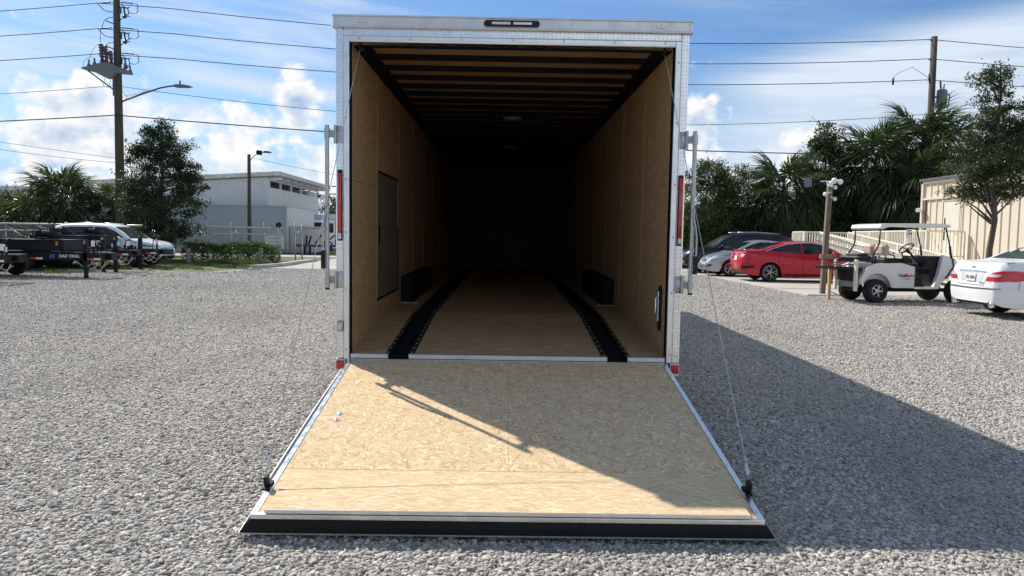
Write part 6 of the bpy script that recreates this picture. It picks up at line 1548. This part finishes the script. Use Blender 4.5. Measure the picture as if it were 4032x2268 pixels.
for k, lab in enumerate(('pale splintered stick lying longest across the cart rack', 'short split stick lying crosswise on the cart rack', 'thin brown stick lying along the edge of the cart rack')):
    q = MB(); y0 = -.3+.25*k; q.bar((-.95+.1*k, y0, .85+.03*k), (-.45-.08*k, y0+.12*(1-k), .90+.02*k), .035, .025); o = tag(q.build('stick', MATS['red_brown_block'] if k == 2 else M_stub), lab, 'timber'); o.location = (8.62, 12.32, 0); o.rotation_euler = (0, 0, rad(9))
lg = tag(MB().box(-.035, .035, -.035, .035, 0, .80, .006).build('pine_stick', plain_wood('raw_pine', (.50, .34, .16), (.66, .50, .28), 2, 30)), 'pale pine stick standing upright behind the golf cart', 'timber'); lg.location = (8.0, 12.75, 0)
# lettering
sgp = MB().box(.58, 1.0-.025, -HWc-.004, -HWc-.001, .545, .735).build('logo_panel', mat('logo_white', (.72, .72, .72), .4, 0, .03), GC)
M_navy = mat('logo_navy', (.02, .03, .12), .5); M_lred = mat('logo_red', (.62, .03, .05), .5)
lettering('logo_text', 'Haul', .115, M_navy, sgp, facing('-y', (.665, -HWc-.005, .655)), .001, .004)
lettering('logo_text', 'Nation', .115, M_lred, sgp, facing('-y', (.852, -HWc-.005, .655)), .001, .003, 0, 'CENTER', .88)
lettering('logo_text', 'TRAILERS', .04, M_navy, sgp, facing('-y', (.777, -HWc-.005, .575)), .001, .001)
q = MB(); q.box(.60, .685, -HWc-.006, -HWc-.0045, .570, .578); q.build('logo_rule', M_navy, sgp); q = MB(); q.box(.87, .955, -HWc-.006, -HWc-.0045, .570, .578); q.build('logo_rule', M_lred, sgp)
# ------------------------------------------------------------------ black equipment trailers on the left
M_lt = mat('trailer_black', (.008, .009, .011), .5, 0, .2, 5, spec=.3); M_tape_r = mat('red_tape', (.55, .03, .05), .4); M_tape_w = mat('white_tape', (.72, .72, .70), .4); M_lt_txt = mat('grey_lettering', (.60, .61, .62), .5)
M_lt_blue = mat('blue_logo', (.03, .16, .50), .4); M_card = mat('paper_card', (.74, .75, .78), .5, 0, .04, 20); M_conn = mat('plug_cord', (.42, .40, .36), .5, 0, .2, 10)
def equip_trailer(label, loc, beam_h, txt, emblem, box_, seed, legs=((0, 0),), rz=0.0, jack=1.0, cards=3, chain=True, length=6.0):
    """tongue end points to +x; origin on the ground under the front jack"""
    rd = random.Random(seed); o = thing('equipment_trailer', label, 'trailer', loc, rz, 'black equipment trailers on the left')
    z0, z1 = beam_h
    for y in (-.45, .45): MB().box(-length, .42, y-.06, y+.06, z0, z1, .006).build('frame_beam', M_lt, o)
    for x in np.arange(-length+.3, .4, .9): MB().box(x, x+.08, -.39, .39, z0+.05, z1-.03).build('cross_member', M_lt, o)
    dk = MB(); dk.box(-length, -1.6, -1.0, 1.0, z1+.002, z1+.05, .004); dk.build('deck', M_lt, o)
    for x in (-2.9, -3.75):
        for sd in (-1, 1): wheel(o, x, sd*.86, .36, .22, 6, sd, M_black, .56)
        MB().tube([(x, -.8, .36), (x, .8, .36)], .04, 8).build('axle', M_lt, o)
    for sd in (-1, 1): MB().prism([(-4.3, .60), (-4.15, .80), (-2.5, .80), (-2.35, .60), (-2.38, .60), (-2.52, .77), (-4.13, .77), (-4.27, .60)], sd*.86-.13, sd*.86+.13, 'xz').build('mudguard', M_lt, o)
    for (lx, ly) in legs:
        b = MB(); b.box(lx-.06, lx+.06, ly-.06, ly+.06, .25, jack, .006); b.box(lx-.045, lx+.045, ly-.045, ly+.045, .02, .248); b.box(lx-.10, lx+.10, ly-.09, ly+.09, -.005, .02, .004); b.build('jack', M_lt, o)
        MB().box(lx-.03, lx+.02, ly-.064, ly-.0605, jack-.12, jack-.03).build('jack_label', M_amber, o)
    if box_: q = MB(); q.box(box_[0], box_[1], -.50, .50, z1+.055, box_[2], .015); q.box(box_[0]-.02, box_[1]+.02, -.52, .52, box_[2]+.001, box_[2]+.03, .008); bx_ = q.build('tool_box', M_lt, o); MB().box(box_[1]-.22, box_[1]-.16, -.512, -.5205+.0, z1+.2, z1+.32).build('box_latch', M_amber, bx_)
    q = MB(); q.box(.3, .42, -.388, .388, z0, z1, .01); q.box(.424, .56, -.07, .07, z0+.03, z1-.02, .02); q.build('coupler', M_lt, o)
    for x in (-1.62, .07):
        MB().box(x, x+.19, -.5135, -.5105, z0+.03, z0+.085).build('reflective_tape', M_tape_r, o); MB().box(x+.192, x+.39, -.5135, -.5105, z0+.03, z0+.085).build('reflective_tape', M_tape_w, o)
    if txt: lettering('side_lettering', txt, .115, M_lt_txt, o, facing('-y', (-.46, -.512, (z0+z1)/2+.01)), .001, .005, .12, 'CENTER', 1.05)
    if emblem:
        q = MB(); q.prism([(-1.03, z0+.17), (-1.03, z0+.075), (-.88, z0+.075), (-.88, z0+.105), (-.985, z0+.105), (-.985, z0+.17)], -.515, -.511, 'xz'); q.prism([(-.97, z0+.12), (-.88, z0+.12), (-.88, z0+.185), (-.97, z0+.17)], -.515, -.511, 'xz'); q.build('side_logo', M_lt_blue, o)
    for k in range(cards):
        x = rd.uniform(-.9, .5); w = rd.choice((.08, .11, .2)); h = rd.choice((.12, .17)); z = z1+rd.uniform(.06, .22)
        st_ = MB(); st_.box(x+w/2-.03, x+w/2+.03, -.455, -.41, z1+.001, z+h+.03, .004); st_ = st_.build('stake', M_lt, o); MB().box(x, x+w, -.466, -.4605, z, z+h).build('paper_card', M_card, st_)
    if chain:
        q = MB()
        for k in range(3):
            xa, xb = -.25+.16*k, .22+.14*k; q.tube([(xa+(xb-xa)*t, -.47+.08*k, z0-.02-(.16+.06*k)*math.sin(PI*t)) for t in np.linspace(0, 1, 9)], .014, 6)
        q.build('safety_chain', M_conn, o, True)
        q = MB(); q.tube([(.2, -.52, z0+.05), (.35, -.56, z0-.10), (.5, -.5, z0-.18), (.62, -.4, z0-.06)], .012, 6); q.build('wiring_cord', M_conn, o, True)
    if box_:
        q = MB(); zt = box_[2]+.035; xc = box_[0]*.35+box_[1]*.65; q.box(xc-.32, xc+.28, -.30, .30, zt, zt+.05, .01); q.tube([(xc-.2, -.26, zt+.16), (xc-.2, .26, zt+.16)], .10, 12); q.bar((xc-.3, -.28, zt+.05), (xc-.1, -.28, zt+.30), .04, .05); q.bar((xc-.3, .28, zt+.05), (xc-.1, .28, zt+.30), .04, .05); q.box(xc+.02, xc+.26, -.2, .16, zt+.05, zt+.22, .02); q.build('winch', M_lt, o, 40)
    q = MB(); q.tube([(.1, 0, z1), (.12, 0, z1+.30), (.3, 0, z1+.42)], .018, 6); q.build('crank_handle', M_lt, o, True)
    return o
equip_trailer('black equipment trailer with a long tool box and a blue logo on its beam', (-12.35, 16.9, 0), (.52, .76), 'OAD TRAIL', True, (-2.55, -.62, 1.10), 1, ((0, -.45),), 0, 1.14, 2)
equip_trailer('black equipment trailer with plain beam ahead of the one with the blue logo', (-13.3, 14.1, 0), (.54, .76), None, False, (-2.6, -.9, 1.12), 2, ((0, -.45),), 0, 1.2, 2)
equip_trailer('black equipment trailer parked just behind the one with the blue logo', (-13.35, 20.5, 0), (.56, .76), 'LOAD TRAIL', False, (-2.9, -1.6, 1.2), 3, ((-.42, -.45), (.0, -.45)), 0, 1.22, 5)
equip_trailer('black equipment trailer standing closest to the white SUV', (-13.45, 22.75, 0), (.56, .76), 'LOAD TRAIL', False, (-2.9, -1.6, 1.2), 4, ((-.15, -.45),), 0, 1.3, 5)
